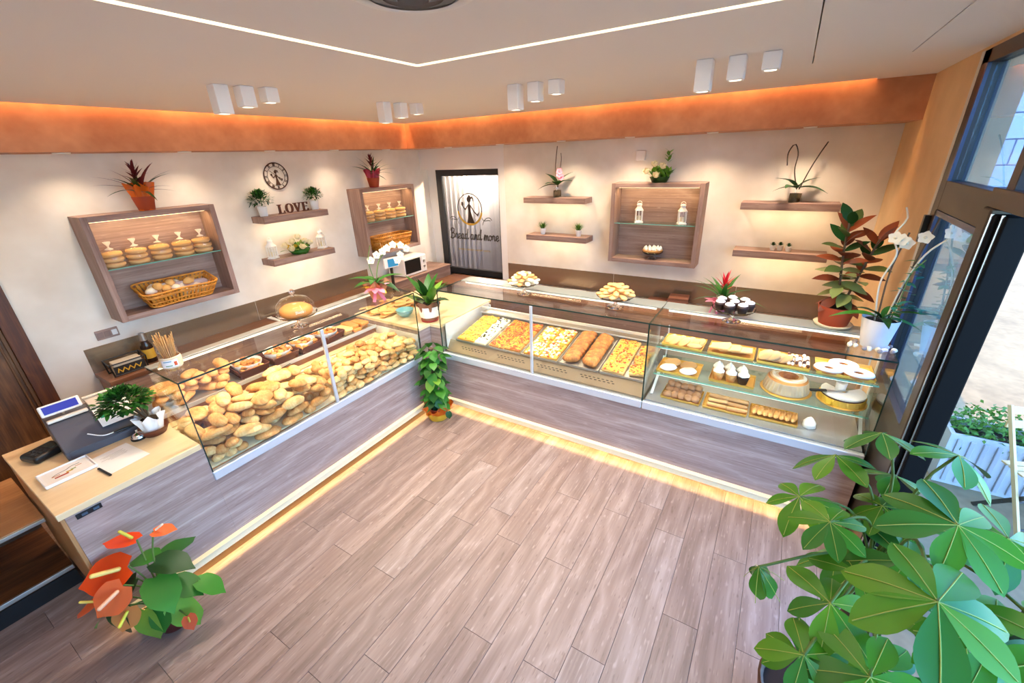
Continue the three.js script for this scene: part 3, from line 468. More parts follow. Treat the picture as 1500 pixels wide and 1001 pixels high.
{
  const mats = [M.crust, M.crust, M.crustPale, M.crust];
  heap(86, (t) => t < 0.1 ? [-0.2, -0.004, 1.98, 2.26] : t < 0.22 ? [-0.1, 0.0, 1.25, 2.2, 1] : t < 0.45 ? [-0.25, -0.006, 1.26, 2.25] : [-0.53, -0.01, 1.27, 2.25], (x) => deckY(x) + 0.004, (t) => t < 0.1 ? pick(rounds) : rnd() < 0.55 ? pick(loaves) : rnd() < 0.7 ? pick(flats) : pick(rounds),
    (k) => solo('bread_loaf', k.g, pick(mats), 'golden crusty bread heaped behind the bread case pane next to the cash desk', 'bread', 'breads heaped next to the cash desk'));
  heap(150, (t) => t < 0.12 ? [-0.09, 0.0, 0.18, 1.24, 1] : t < 0.4 ? [-0.22, -0.006, 0.19, 1.22] : [-0.53, -0.01, 0.19, 1.22], (x) => deckY(x) + 0.004, (t) => t > 0.42 && t < 0.5 ? pick(batons) : rnd() < 0.72 ? pick(knots) : pick(rounds),
    (k) => solo('bread_roll', k.g, pick([M.crustPale, M.crustPale, M.crust]), 'pale yellow bread roll heaped behind the bread case pane next to the inner corner', 'bread', 'bread rolls heaped next to the inner corner'));
  const rosy = std(0xf0d8c8, 0.65, { map: T.crustPale });
  heap(26, () => [-0.93, -0.66, 1.66, 2.23], () => 0.9, () => rnd() < 0.6 ? pick(rounds) : pick(loaves), (k) => solo('bread_roll', k.g, rosy, 'pale bread roll on the rear shelf of the bread case', 'bread', 'pale rolls on the rear shelf'));
  // dark paper boxes of small buns
  const mini = loafGeo(0.06, 0.045, 0.04, { point: 2, scores: 2, seed: 3, lump: 0.2 });
  [1.5, 1.22, 0.96, 0.7].forEach((z, i) => {
    const t = thing('paper_box', ['first', 'second', 'third', 'fourth'][i] + ' dark paper box of small buns on the rear shelf, counted from the cash desk', 'box', [-0.8, 0.9, z], i * 0.12 - 0.1, 'paper boxes on the rear shelf');
    mesh('carton', mg(slab([-0.11, 0, 0], [-0.15, 0.08, 0], 0.006, 0.24), slab([0.11, 0, 0], [0.15, 0.08, 0], 0.006, 0.24), slab([0, 0, -0.1], [0, 0.08, -0.13], 0.26, 0.006), slab([0, 0, 0.1], [0, 0.08, 0.13], 0.26, 0.006), bx(0.24, 0.005, 0.22, 0, 0.003, 0)), M.kraft, t);
    mesh('liner', noisy(mg(lathe([[0.02, 0.012], [0.09, 0.02], [0.118, 0.085], [0.122, 0.1]], 16)), 0.012, 22, i), M.paper, t);
    heap(24, () => [-0.92, -0.68, z - 0.11, z + 0.11], () => 0.94, () => ({ g: mini, l: 0.055, r: 0.022, h: 0.036 }), (k) => solo('small_bun', k.g, pick([M.crustDark, M.crust]), 'small brown bun in one of the dark paper boxes', 'bun', 'buns in the paper boxes'), 3);
  });
  // focaccia slabs, crackers on a tray, turquoise bowl
  const slabGeo = noisy(rb(0.2, 0.035, 0.1, 0, 0, 0, 0.012, 4), 0.005, 30, 3);
  for (let k = 0; k < 6; k++) { const m = solo('focaccia', slabGeo, pick([M.crust, M.crustDark]), 'flat brown focaccia piece on the rear shelf of the bread case', 'focaccia', 'focaccia on the rear shelf'); m.position.set(-0.8 + (k % 2) * 0.03, 0.92 + Math.floor(k / 3) * 0.036, 0.5 - (k % 3) * 0.105); m.rotation.y = rr(-0.1, 0.1); }
  const crk = noisy(rb(0.13, 0.016, 0.07, 0, 0, 0, 0.007, 3), 0.004, 26, 8);
  heap(44, (t) => [-0.95, -0.5 , -0.42, 0.14], () => 0.985, () => ({ g: crk, l: 0.12, r: 0.04, h: 0.03 }), (k) => solo('flat_cracker', k.g, pick([M.crust, M.crustPale, M.crust]), 'golden flat cracker piled on the corner top', 'cracker', 'crackers piled on the corner top'));
  const bw = solo('small_bowl', lathe([[0.0, 0.0], [0.05, 0.002], [0.085, 0.04], [0.1, 0.08], [0.094, 0.08], [0.08, 0.044], [0.045, 0.01], [0, 0.008]]), std(0x6fb4bc, 0.3), 'small turquoise bowl on the corner top', 'bowl'); bw.position.set(-0.4, 0.975, -0.05);
  // price tag holder on the deck
  const tg = thing('price_tag', 'orange price tag on a dark wire in front of the paper boxes', 'price tag', [-0.56, 0.82, 1.3], 0.2); mesh('wire', mg(bar([0, 0, 0.05], [0, 0.1, 0.05], 0.003), bar([0, 0.1, 0.05], [0, 0.1, -0.05], 0.003)), M.black, tg); mesh('tag', rb(0.01, 0.05, 0.06, 0.01, 0.06, -0.02, 0.003), std(0xd8862c, 0.6), tg);
}
// ---------------------------------------------------------------- pizza trays: 0.4 m wide, sloping to the front
{
  const tilt = 0.17, trayG = mg(bx(0.385, 0.004, 0.56, 0, 0.002, 0), bx(0.005, 0.022, 0.56, -0.193, 0.011, 0), bx(0.005, 0.022, 0.56, 0.193, 0.011, 0), bx(0.39, 0.022, 0.005, 0, 0.011, 0.28), bx(0.39, 0.022, 0.005, 0, 0.011, -0.28));
  const names = ['tray of yellow pizza with a strip of olive pizza', 'tray of tomato pizza slices', 'tray of vegetable pizza slices', 'tray holding two long glazed braids', 'tray of crusty golden potato slices'];
  const base = (w, l, seed, amp = 0.005) => noisy(new RoundedBoxGeometry(w, 0.03, l, 8, 0.012), amp, 34, seed);
  const bits = (n, w, l, mk) => { const a = []; for (let k = 0; k < n; k++) a.push(mk().rotateY(rr(0, 6.28)).translate(rr(-w / 2, w / 2) * 0.85, 0.014 + rr(0, 0.006), rr(-l / 2, l / 2) * 0.88)); return mg(a); };
  const blob = (r, h) => () => { const g = new THREE.IcosahedronGeometry(r, 1); return g.scale(rr(0.8, 1.6), h, rr(0.7, 1.2)); };
  const strip = (l) => () => tube([[-l, 0, 0], [-l * 0.3, 0.006, rr(-0.01, 0.01)], [l * 0.4, 0.004, rr(-0.01, 0.01)], [l, 0, 0]], 0.004, 5, 6);
  function slice(kind, w, l, label, group) {
    const t = thing(kind === 'potato' ? 'potato_slice' : 'pizza_slice', label, 'pizza', [0, 0, 0], 0, group), s = rr(0, 99);
    mesh('crust', base(w, l, s), kind === 'white' ? M.cream2 : kind === 'potato' ? M.crust : kind === 'tomato' ? M.crustDark : M.pizzaBase, t);
    if (kind === 'cheese') { mesh('cheese', bits(26, w, l, blob(0.014, 0.5)), M.cheese, t); mesh('browning', bits(14, w, l, blob(0.011, 0.5)), M.crustDark, t); }
    if (kind === 'white') { mesh('olive', bits(5, w, l, () => new THREE.TorusGeometry(0.009, 0.005, 6, 10).rotateX(1.57)), M.olive, t); mesh('cheese', bits(14, w, l, blob(0.012, 0.45)), M.sugar, t); mesh('herb', bits(8, w, l, blob(0.008, 0.4)), M.herb, t); }
    if (kind === 'tomato') { mesh('tomato', bits(26, w, l, blob(0.014, 0.45)), M.tomato, t); mesh('cheese', bits(14, w, l, strip(0.03)), M.cheese, t); mesh('browning', bits(8, w, l, blob(0.01, 0.5)), M.pizzaBase, t); }
    if (kind === 'veg') { mesh('cheese', bits(22, w, l, blob(0.014, 0.5)), M.cream2, t); mesh('pepper', bits(10, w, l, strip(0.025)), M.cheese, t); mesh('tomato', bits(9, w, l, blob(0.013, 0.5)), M.tomato, t); mesh('herb', bits(9, w, l, blob(0.009, 0.4)), M.herb, t); }
    if (kind === 'potato') { mesh('topping', bits(46, w, l, blob(0.013, 0.6)), M.pizzaBase, t); mesh('browning', bits(28, w, l, blob(0.011, 0.6)), M.tomato, t); mesh('cheese', bits(14, w, l, blob(0.012, 0.5)), M.cheese, t); }
    return t;
  }
  const XS = [0.46, 0.862, 1.264, 1.666, 2.068], q = new THREE.Quaternion().setFromEuler(new THREE.Euler(tilt, 0, 0));
  XS.forEach((x, i) => {
    const o = V(x, 0.835, -0.37), tr = solo('baking_tray', trayG, M.steelSoft, 'shallow metal ' + names[i], 'tray', 'baking trays in the pizza case'); tr.position.copy(o); tr.quaternion.copy(q);
    const put = (m, lx, ly, lz, ry = 0) => { m.position.copy(V(lx, ly, lz).applyQuaternion(q).add(o)); m.quaternion.copy(q).multiply(new THREE.Quaternion().setFromEuler(new THREE.Euler(0, ry, 0))); };
    const rows = [-0.2, -0.067, 0.067, 0.2];
    if (i === 0) rows.forEach((z) => { put(slice('cheese', 0.215, 0.13, 'yellow cheese pizza slice with browned patches', 'yellow pizza slices'), -0.075, 0.018, z); put(slice('white', 0.14, 0.13, 'white pizza slice with black olives', 'olive pizza slices'), 0.108, 0.017, z); });
    if (i === 1) rows.forEach((z) => [-0.093, 0.093].forEach((lx) => put(slice('tomato', 0.178, 0.13, 'orange red tomato pizza slice', 'tomato pizza slices'), lx, 0.018, z, rr(-0.03, 0.03))));
    if (i === 2) rows.forEach((z) => [-0.09, 0.09].forEach((lx) => put(slice('veg', 0.172, 0.13, 'pizza slice with cream cheese, peppers and herbs', 'vegetable pizza slices'), lx, 0.018, z, rr(-0.05, 0.05))));
    if (i === 4) { rows.forEach((z) => put(slice('potato', 0.2, 0.133, 'crusty golden potato slice in the tray next to the glass divider', 'potato slices'), -0.085, 0.022, z)); [-0.15, 0.02, 0.17].forEach((z) => put(slice('potato', 0.13, 0.14, 'crusty golden potato slice in the tray next to the glass divider', 'potato slices'), 0.105, 0.022, z, 0.2)); }
    if (i === 3) [-0.09, 0.09].forEach((lx, s) => {
      const t = thing('glazed_braid', s ? 'glazed brown braid with a coiled end' : 'glazed smooth brown braid beside the coiled one', 'pastry');
      for (let k = 0; k < 9; k++) mesh('twist', loafGeo(0.165, 0.09, 0.085, { point: 2.6, seed: k + s * 5, lump: 0.1 }).rotateY(s ? -0.35 : 0.3).translate(0, 0.035, -0.22 + k * 0.054), M.crustDark, t);
      put(t, lx, 0.006, 0);
    });
  });
}
// ---------------------------------------------------------------- cakes and biscuits
const trayGold = (w, d, h = 0.022) => mg(bx(w, 0.003, d, 0, 0.0015, 0), slab([0, 0, -d / 2], [0, h, -d / 2 - 0.008], w + 0.01, 0.002), slab([0, 0, d / 2], [0, h, d / 2 + 0.008], w + 0.01, 0.002), slab([-w / 2, 0, 0], [-w / 2 - 0.008, h, 0], 0.002, d + 0.01), slab([w / 2, 0, 0], [w / 2 + 0.008, h, 0], 0.002, d + 0.01));
{
  const goldTray = (x, y, z, w, d, turn, label) => { const m = solo('gold_tray', trayGold(w, d), M.gold, label, 'tray', 'gold card trays in the pastry case'); m.position.set(x, y, z); m.rotation.y = turn; return m; };
  const cookie = (r, h) => noisy(lathe([[0, 0], [r * 0.8, 0], [r, h * 0.4], [r * 0.85, h * 0.9], [0, h]], 18), 0.003, 50, 4);
  const oval = noisy(new THREE.SphereGeometry(1, 16, 8).scale(0.058, 0.017, 0.04), 0.002, 50, 2), sheet = noisy(new RoundedBoxGeometry(0.14, 0.014, 0.085, 6, 0.006), 0.003, 40, 5), ring = new THREE.TorusGeometry(0.048, 0.02, 10, 24).rotateX(1.57).scale(1, 0.75, 1), discG = cookie(0.068, 0.018), puff = noisy(new THREE.SphereGeometry(0.036, 14, 10).scale(1.1, 0.75, 1), 0.005, 60, 7), stick = noisy(new THREE.CapsuleGeometry(0.016, 0.12, 6, 12).rotateZ(1.57), 0.003, 50, 8), crois = loafGeo(0.135, 0.05, 0.05, { point: 1.7, scores: 5, slant: 0, seed: 4 });
  const piece = (name, geo, mat, label, group, x, y, z, ry = 0, rx = 0, rz = 0) => { const m = solo(name, geo, mat, label, name.replace(/.*_/, ''), group); m.position.set(x, y, z); m.rotation.set(rx, ry, rz, 'YXZ'); return m; };
  const dust = std(0xffffff, 0.8, { map: tex(128, 128, (u, v) => mix3([206, 160, 104], [250, 244, 234], clamp(2.2 * (fbm(u, v, 8, 8, 201, 3) - 0.3)))) }), dusted2 = std(0xffffff, 0.8, { map: tex(128, 128, (u, v) => mix3([150, 100, 60], [250, 244, 234], clamp(2.4 * (fbm(u, v, 10, 10, 211, 3) - 0.36)))) });
  // top shelf
  let y = 1.131;
  goldTray(2.515, y, -0.265, 0.29, 0.22, -0.02, 'gold tray of layered sugar dusted pastries on the top shelf');
  for (let k = 0; k < 7; k++) piece('flat_pastry', oval, k > 4 ? dust : M.crust, 'oval layered pastry dusted with sugar on the top shelf', 'oval pastries on the top shelf', 2.41 + k * 0.036, y + 0.03, -0.25 + (k % 2) * 0.02, 0.9, 0, 0.5);
  for (let k = 0; k < 3; k++) piece('flat_pastry', oval, dust, 'oval layered pastry dusted with sugar on the top shelf', 'oval pastries on the top shelf', 2.6 - k * 0.08, y + 0.022, -0.2 - k * 0.05, 0.3);
  goldTray(2.86, y, -0.262, 0.3, 0.22, 0, 'gold tray of crisp folded wafers on the top glass shelf');
  for (let k = 0; k < 6; k++) piece('crisp_wafer', sheet, pick([M.crust, M.crustDark, dust]), 'crisp golden wafer on the top shelf', 'wafers on the top shelf', 2.78 + (k % 3) * 0.075, y + 0.024 + (k > 2 ? 0.016 : 0), -0.3 + Math.floor(k / 3) * 0.08 + rr(-0.01, 0.01), rr(-0.3, 0.3), 0, rr(0, 0.25));
  goldTray(3.2, y, -0.258, 0.31, 0.22, 0, 'gold tray of iced biscuits and chocolate dotted biscuits on the top glass shelf');
  for (let k = 0; k < 10; k++) piece('iced_biscuit', oval, dust, 'white iced biscuit on the top shelf', 'iced biscuits on the top shelf', 3.09 + (k % 4) * 0.04, y + 0.02 + Math.floor(k / 4) * 0.013, -0.3 + Math.floor(k / 2) * 0.028, 0.6 + rr(-0.2, 0.2), 0, 0.3);
  const dotG = noisy(new THREE.SphereGeometry(0.0125, 10, 8), 0.0015, 60, 3);
  for (let k = 0; k < 36; k++) piece('sugar_ball', dotG, (k + Math.floor(k / 6) * 2) % 3 ? M.sugar : M.cocoaMilk, 'tiny round sugar ball biscuit on the top shelf', 'sugar ball biscuits', 3.235 + (k % 6) * 0.023, y + 0.022 + (k % 4 === 0 ? 0.012 : 0), -0.335 + Math.floor(k / 6) * 0.03);
  goldTray(3.56, y, -0.265, 0.31, 0.23, 0, 'gold tray of large white ring pastries on the top shelf');
  for (const [dx, dz] of [[-0.09, 0.05], [0.0, -0.06], [0.075, 0.055]]) { const t = thing('ring_pastry', 'large sugared ring pastry on the top shelf', 'pastry', [3.56 + dx, y + 0.02, -0.26 + dz], 0, 'ring pastries'); mesh('dough', new THREE.TorusGeometry(0.05, 0.028, 12, 28).rotateX(1.57).scale(1.15, 0.6, 1), M.crustDark, t); mesh('icing', new THREE.TorusGeometry(0.05, 0.026, 12, 28).rotateX(1.57).scale(1.15, 0.5, 1).translate(0, 0.008, 0), M.sugar, t); }
  // middle shelf
  y = 0.894;
  goldTray(2.505, y, -0.27, 0.31, 0.25, 0, 'gold tray of big sugar dusted discs on the middle glass shelf');
  for (const [dx, dz, s] of [[-0.08, 0.055, 0], [0.075, 0.06, 0], [-0.07, -0.055, 1], [0.06, -0.045, 1]]) piece('sugared_disc', discG, s ? dust : M.sugar, 'big round pastry disc covered in icing sugar', 'sugared discs', 2.505 + dx, y + 0.018, -0.27 + dz, 0, s ? 0.1 : 0, 0.1);
  goldTray(2.9, y, -0.27, 0.3, 0.2, 0, 'gold tray of cream topped cupcakes on the middle glass shelf');
  const cupG = lathe([[0, 0], [0.03, 0], [0.042, 0.06], [0.036, 0.075], [0, 0.08]], 20), frG = lathe([[0, 0], [0.04, 0.002], [0.042, 0.016], [0.03, 0.028], [0.026, 0.036], [0.012, 0.048], [0.004, 0.062], [0, 0.066]], 16);
  const cup = (x, yy, z, dark, label, group) => { const t = thing('cupcake', label, 'cupcake', [x, yy, z], rr(0, 6), group); mesh('cake', cupG, dark ? M.cocoa : M.crust, t); mesh('frosting', noisy(frG.clone(), 0.004, 60, rr(0, 9)).translate(0, 0.06, 0), M.sugar, t); return t; };
  for (const [dx, dz, d] of [[-0.1, -0.04, 0], [-0.02, -0.045, 0], [-0.09, 0.04, 0], [0.0, 0.04, 0], [0.085, 0.04, 1], [0.07, -0.04, 1]]) cup(2.89 + dx, y + 0.004, -0.27 + dz, d, d ? 'dark chocolate cupcake with white frosting on the middle shelf' : 'pale cupcake with white frosting on the middle shelf', d ? 'chocolate cupcakes on the middle shelf' : 'pale cupcakes on the middle shelf');
  {
    const t = thing('ring_cake', 'tall ring cake with a hollow middle dusted with sugar on the middle shelf', 'cake', [3.26, y, -0.29]);
    mesh('cake_board', lathe([[0, 0], [0.165, 0], [0.168, 0.006], [0.15, 0.008], [0, 0.008]], 36), M.gold, t);
    const fl = []; for (let k = 0; k < 32; k++) { const a = k / 32 * 6.2832; fl.push(slab([Math.cos(a) * 0.148, 0.02, Math.sin(a) * 0.148], [Math.cos(a) * 0.13, 0.092, Math.sin(a) * 0.13], 0.01, 0.01)); }
    mesh('paper_case', mg(lathe([[0.145, 0.01], [0.15, 0.012], [0.132, 0.095], [0.128, 0.095]], 40), ...fl), std(0xc8b08c, 0.7), t);
    mesh('cake', lathe([[0.04, 0.03], [0.05, 0.1], [0.07, 0.118], [0.1, 0.12], [0.126, 0.104], [0.132, 0.09], [0.14, 0.02]], 36), M.crustDark, t);
    mesh('sugar', lathe([[0.066, 0.1165], [0.072, 0.1205], [0.098, 0.1225], [0.118, 0.112], [0.117, 0.11]], 36), dust, t);
  }
  {
    const t = thing('sliced_cake', 'iced brown cake with a slice missing on the middle shelf near the shop front', 'cake', [3.6, y, -0.29], 2.4);
    mesh('cake_board', lathe([[0, 0], [0.15, 0], [0.15, 0.006], [0, 0.006]], 36), M.gold, t);
    const arc = (r0, r1, y0, y1) => { const s = new THREE.Shape(); s.absarc(0, 0, r1, 0, 4.6, false); s.lineTo(Math.cos(4.6) * r0, Math.sin(4.6) * r0); s.absarc(0, 0, r0, 4.6, 0, true); s.closePath(); return new THREE.ExtrudeGeometry(s, { depth: y1 - y0, bevelEnabled: false, curveSegments: 30 }).rotateX(-Math.PI / 2).translate(0, y0, 0); };
    mesh('sponge', arc(0.02, 0.13, 0.006, 0.062), M.cocoaMilk, t); mesh('icing', arc(0.02, 0.132, 0.062, 0.074), M.sugar, t); mesh('nut_edge', noisy(arc(0.128, 0.138, 0.006, 0.05), 0.004, 70, 2), M.cheese, t);
    const k = thing('cake_knife', 'dark handled cake knife lying on the sliced cake', 'knife', [3.5, y + 0.09, -0.22], 0.4); mesh('handle', rb(0.11, 0.016, 0.022, -0.06, 0, 0, 0.006), M.black, k); mesh('blade', rb(0.14, 0.003, 0.02, 0.06, 0, 0, 0.001), M.steel, k);
    const r = solo('paper_roll', lathe([[0.016, 0], [0.03, 0], [0.034, 0.06], [0.03, 0.06], [0.016, 0.058]], 20), M.paper, 'small rolled paper ring standing on the iced cake', 'paper ring'); r.position.set(3.58, y + 0.075, -0.3);
  }
  // bottom deck
  y = 0.676;
  goldTray(2.56, y, -0.225, 0.29, 0.22, -0.02, 'gold tray of crinkled sugar biscuits on the bottom deck by the divider');
  for (let k = 0; k < 20; k++) piece('crinkled_biscuit', puff, dusted2, 'crinkled brown biscuit dusted with sugar on the bottom deck', 'crinkled biscuits', 2.455 + (k % 5) * 0.053, y + 0.028 + (k > 14 ? 0.03 : 0), -0.3 + Math.floor((k % 15) / 5) * 0.07 + rr(-0.008, 0.008), rr(0, 6));
  goldTray(2.89, y, -0.225, 0.3, 0.22, 0, 'gold tray of long sugared biscuit sticks on the bottom deck');
  for (let k = 0; k < 9; k++) piece('sugared_stick', stick, dust, 'long biscuit stick coated in sugar on the bottom deck', 'sugared sticks', 2.83 + (k % 2) * 0.14, y + 0.02 + (k > 5 ? 0.022 : 0), -0.3 + (k % 6 >> 1) * 0.07 + (k > 5 ? 0.03 : 0), rr(-0.1, 0.1));
  goldTray(3.22, y, -0.225, 0.3, 0.18, 0, 'gold tray of a row of golden filled rolls on the bottom deck');
  for (let k = 0; k < 8; k++) piece('golden_roll', crois, M.crust, 'golden filled pastry roll standing in a row on the bottom deck', 'golden rolls', 3.1 + k * 0.036, y + 0.03, -0.22, 1.4, 0, 0);
  const eg = solo('white_meringue', noisy(lathe([[0, 0], [0.045, 0.004], [0.04, 0.04], [0.024, 0.065], [0, 0.085]], 18), 0.004, 40, 2), M.sugar, 'white meringue peak on the bottom deck near the shop front', 'meringue'); eg.position.set(3.45, y, -0.2);
}
// ---------------------------------------------------------------- cake stands on the glass tops
function cakeStand(x, z, r, h, label, y = GT + 0.002) {
  const t = thing('cake_stand', label, 'cake stand', [x, y, z]);
  mesh('foot', lathe([[0, 0], [r * 0.42, 0], [r * 0.44, 0.006], [r * 0.2, 0.018], [0.014, 0.03], [0.012, h - 0.02], [0.03, h - 0.004]], 28), M.crystal, t);
  mesh('plate', lathe([[0, h - 0.004], [r * 0.9, h - 0.004], [r, h + 0.012], [r, h + 0.016], [r * 0.9, h + 0.001], [0, h + 0.001]], 36), M.crystal, t); return y + h + 0.002;
}
{
  const fing = noisy(new THREE.CapsuleGeometry(0.021, 0.085, 6, 12).rotateZ(1.57).scale(1, 0.7, 1.2), 0.002, 50, 3);
  const stack = (x, y, z, R, n, mk) => { let k = 0; for (let lay = 0; k < n; lay++) { const m = Math.max(3, 9 - lay * 2); for (let i = 0; i < m && k < n; i++, k++) { const a = i / m * 6.2832 + lay * 0.35, o = mk(); o.position.set(x + Math.cos(a) * (R - lay * 0.028), y + 0.018 + lay * 0.025, z + Math.sin(a) * (R - lay * 0.028)); o.rotation.set(0, -a + rr(-0.3, 0.3), rr(-0.1, 0.1), 'YXZ'); } } };
  let y = cakeStand(1.03, -0.25, 0.15, 0.105, 'glass cake stand of pale savoury fingers above the pizza case');
  stack(1.03, y, -0.25, 0.095, 24, () => solo('savoury_finger', fing, pick([M.crustPale, dustPale()]), 'pale savoury finger biscuit piled on the glass stand near the corner', 'biscuit', 'pale fingers on the cake stand'));
  y = cakeStand(1.93, -0.24, 0.16, 0.1, 'glass cake stand of long golden biscuits above the pizza case divider');
  stack(1.93, y, -0.24, 0.1, 24, () => solo('golden_biscuit', fing, M.crust, 'long golden brown biscuit piled on the glass stand by the divider', 'biscuit', 'golden biscuits on the cake stand'));
  y = cakeStand(2.82, -0.3, 0.15, 0.095, 'glass cake stand of chocolate muffins above the pastry case');
  const cg = lathe([[0, 0], [0.027, 0], [0.04, 0.045], [0.036, 0.06], [0, 0.068]], 18), fg = lathe([[0, 0], [0.032, 0.0], [0.033, 0.012], [0.018, 0.022], [0, 0.026]], 14);
  for (let k = 0; k < 8; k++) { const a = k / 7 * 6.2832, R = k < 7 ? 0.1 : 0; const t = thing('muffin', 'dark chocolate muffin with white icing on the glass stand', 'muffin', [2.82 + Math.cos(a) * R, y, -0.3 + Math.sin(a) * R], 0, 'chocolate muffins'); mesh('cake', cg, M.cocoa, t); mesh('icing', noisy(fg.clone(), 0.004, 60, k).translate(0, 0.055, 0), M.sugar, t); }
  y = cakeStand(-0.2, 1.29, 0.155, 0.1, 'glass cake stand under a dome above the bread case');
  const pie = solo('glazed_tart', noisy(lathe([[0, 0], [0.11, 0], [0.125, 0.02], [0.12, 0.055], [0.09, 0.075], [0, 0.085]], 32), 0.006, 26, 3), M.crustDark, 'glazed golden brown tart under the glass dome', 'tart'); pie.position.set(-0.2, y, 1.29);
  const dm = thing('glass_dome', 'clear glass cake dome with a round knob', 'dome', [-0.2, y + 0.014, 1.29]);
  mesh('bell', lathe([[0.146, 0], [0.148, 0.03], [0.135, 0.08], [0.1, 0.118], [0.05, 0.136], [0.02, 0.14]], 36), M.clear, dm); mesh('knob', mg(cyl(0.012, 0.01, 0.02, 0, 0.148, 0), sph(0.022, 0, 0.174, 0)), M.crystal, dm);
  function dustPale() { return M.cream2; }
}
// ---------------------------------------------------------------- wall cabinets and shelves
// built in local space: u to the right along the wall, y up, front towards +z; then turned to its wall
function wallCabinet(name, label, w, h, d, pos, turn) {
  const t = thing(name, label, 'wall cabinet', pos, turn), b = 0.048;
  mesh('side_board', wuv(rbb(-w / 2, -w / 2 + b, 0, h, 0, d, 0.003), 'y', 1.6, 0.8), M.shelf, t); mesh('side_board', wuv(rbb(w / 2 - b, w / 2, 0, h, 0, d, 0.003), 'y', 1.6, 0.8), M.shelf, t);
  mesh('top_board', wuv(rbb(-w / 2 + b, w / 2 - b, h - b, h, 0, d, 0.003), 'x', 1.6, 0.8), M.shelf, t); mesh('bottom_board', wuv(rbb(-w / 2 + b, w / 2 - b, 0, b, 0, d, 0.003), 'x', 1.6, 0.8), M.shelf, t);
  mesh('back_board', wuv(bb(-w / 2 + b, w / 2 - b, b, h - b, 0, 0.018), 'x', 1.6, 0.8), M.shelf, t);
  mesh('glass_shelf', bb(-w / 2 + b, w / 2 - b, h * 0.5, h * 0.5 + 0.008, 0.02, d - 0.03), M.glassShelf, t); mesh('shelf_edge', bb(-w / 2 + b, w / 2 - b, h * 0.5 - 0.0005, h * 0.5 + 0.0085, d - 0.03, d - 0.026), M.glassEdgeTeal, t);
  mesh('lamp', bb(-w / 2 + b + 0.02, w / 2 - b - 0.02, h - b - 0.008, h - b - 0.001, d - 0.09, d - 0.07), glow(0xffe0a8, 3), t);
  const l = new THREE.RectAreaLight(0xffdca0, LAMP.cabinet, w - 2 * b - 0.06, 0.02); l.position.set(0, h - b - 0.012, d - 0.08); l.rotation.x = -Math.PI / 2 + 0.35; l.castShadow = true; t.add(l);
  return t;
}
const ONLEFT = Math.PI / 2; // front faces +x, local x runs towards -z
wallCabinet('wall_cabinet', 'open oak wall cabinet with bagged bread and a wide basket near the door', 1.0, 0.885, 0.25, [XL, 1.37, 1.47], ONLEFT);
wallCabinet('wall_cabinet', 'open oak wall cabinet in the corner above the microwave', 1.0, 0.885, 0.25, [XL, 1.37, -1.29], ONLEFT);
wallCabinet('wall_cabinet', 'open oak wall cabinet with white lanterns on the back wall', 1.02, 0.915, 0.25, [1.75, 1.33, ZB], 0);
function wallShelf(label, w, d, pos, turn, lit) {
  const t = thing('wall_shelf', label, 'wall shelf', pos, turn);
  mesh('board', wuv(rb(w, 0.07, d, 0, 0.035, d / 2, 0.003), 'x', 1.6, 0.8), M.shelf, t);
  if (lit) { mesh('lamp', bb(-w / 2 + 0.05, w / 2 - 0.05, -0.005, 0, 0.15, 0.165), glow(0xffe2b0, 3), t); const l = new THREE.RectAreaLight(0xffe0b0, LAMP.shelf, w - 0.1, 0.015); l.position.set(0, -0.008, 0.1575); l.rotation.x = -Math.PI / 2 + 0.3; l.castShadow = true; t.add(l); }
}
wallShelf('oak wall shelf carrying the word LOVE', 0.8, 0.24, [XL, 2.0, 0.12], ONLEFT, true);
wallShelf('oak wall shelf carrying a bouquet between two lanterns', 0.8, 0.24, [XL, 1.54, 0.13], ONLEFT, true);
wallShelf('oak wall shelf carrying the pink orchid', 0.87, 0.24, [0.47, 2.0, ZB], 0, true);
wallShelf('oak wall shelf carrying two small grass pots', 0.87, 0.24, [0.5, 1.52, ZB], 0, true);
wallShelf('oak wall shelf carrying a leafless orchid in glass by the shop front', 0.84, 0.24, [3.04, 1.985, ZB], 0, true);
wallShelf('oak wall shelf carrying three mini cacti', 0.84, 0.24, [3.04, 1.5, ZB], 0, true);

// bags of flat bread: three cakes of bread in clear film tied at the top
{
  const cake = noisy(lathe([[0, 0], [0.07, 0], [0.082, 0.016], [0.078, 0.034], [0.04, 0.042], [0, 0.044]], 24), 0.004, 24, 5);
  const filmG = noisy(lathe([[0.086, 0.0], [0.09, 0.05], [0.088, 0.1], [0.065, 0.138], [0.03, 0.15]], 24), 0.006, 26, 3);
  const knotG = noisy(lathe([[0.03, 0.15], [0.01, 0.166], [0.011, 0.176], [0.022, 0.2], [0.027, 0.212]], 18), 0.006, 40, 3);
  const bag = (x, y, z, s, label, group) => { const t = thing('bread_bag', label, 'bread bag', [x, y, z], rr(0, 6), group); for (let k = 0; k < 3; k++) { const m = mesh('flat_bread', cake, pick([M.crustPale, M.crust]), t); m.position.set(rr(-0.004, 0.004), k * 0.044, rr(-0.004, 0.004)); m.rotation.y = rr(0, 6); } mesh('film', filmG, M.film, t); mesh('knot', knotG, M.knot, t); t.scale.set(s, 1, s); };
  const nth = ['first', 'second', 'third', 'fourth', 'fifth'];
  [1.83, 1.655, 1.475, 1.295, 1.12].forEach((z, i) => bag(-1.825, 1.822, z, 0.96, nth[i] + ' clear bag of stacked flat breads, counted from the door', 'bread bags near the door'));
  [-0.98, -1.18, -1.38, -1.58].forEach((z, i) => bag(-1.825, 1.822, z, 0.98, nth[i] + ' clear bag of flat breads in the corner cabinet, counted from the clock', 'bread bags in the corner cabinet'));
}
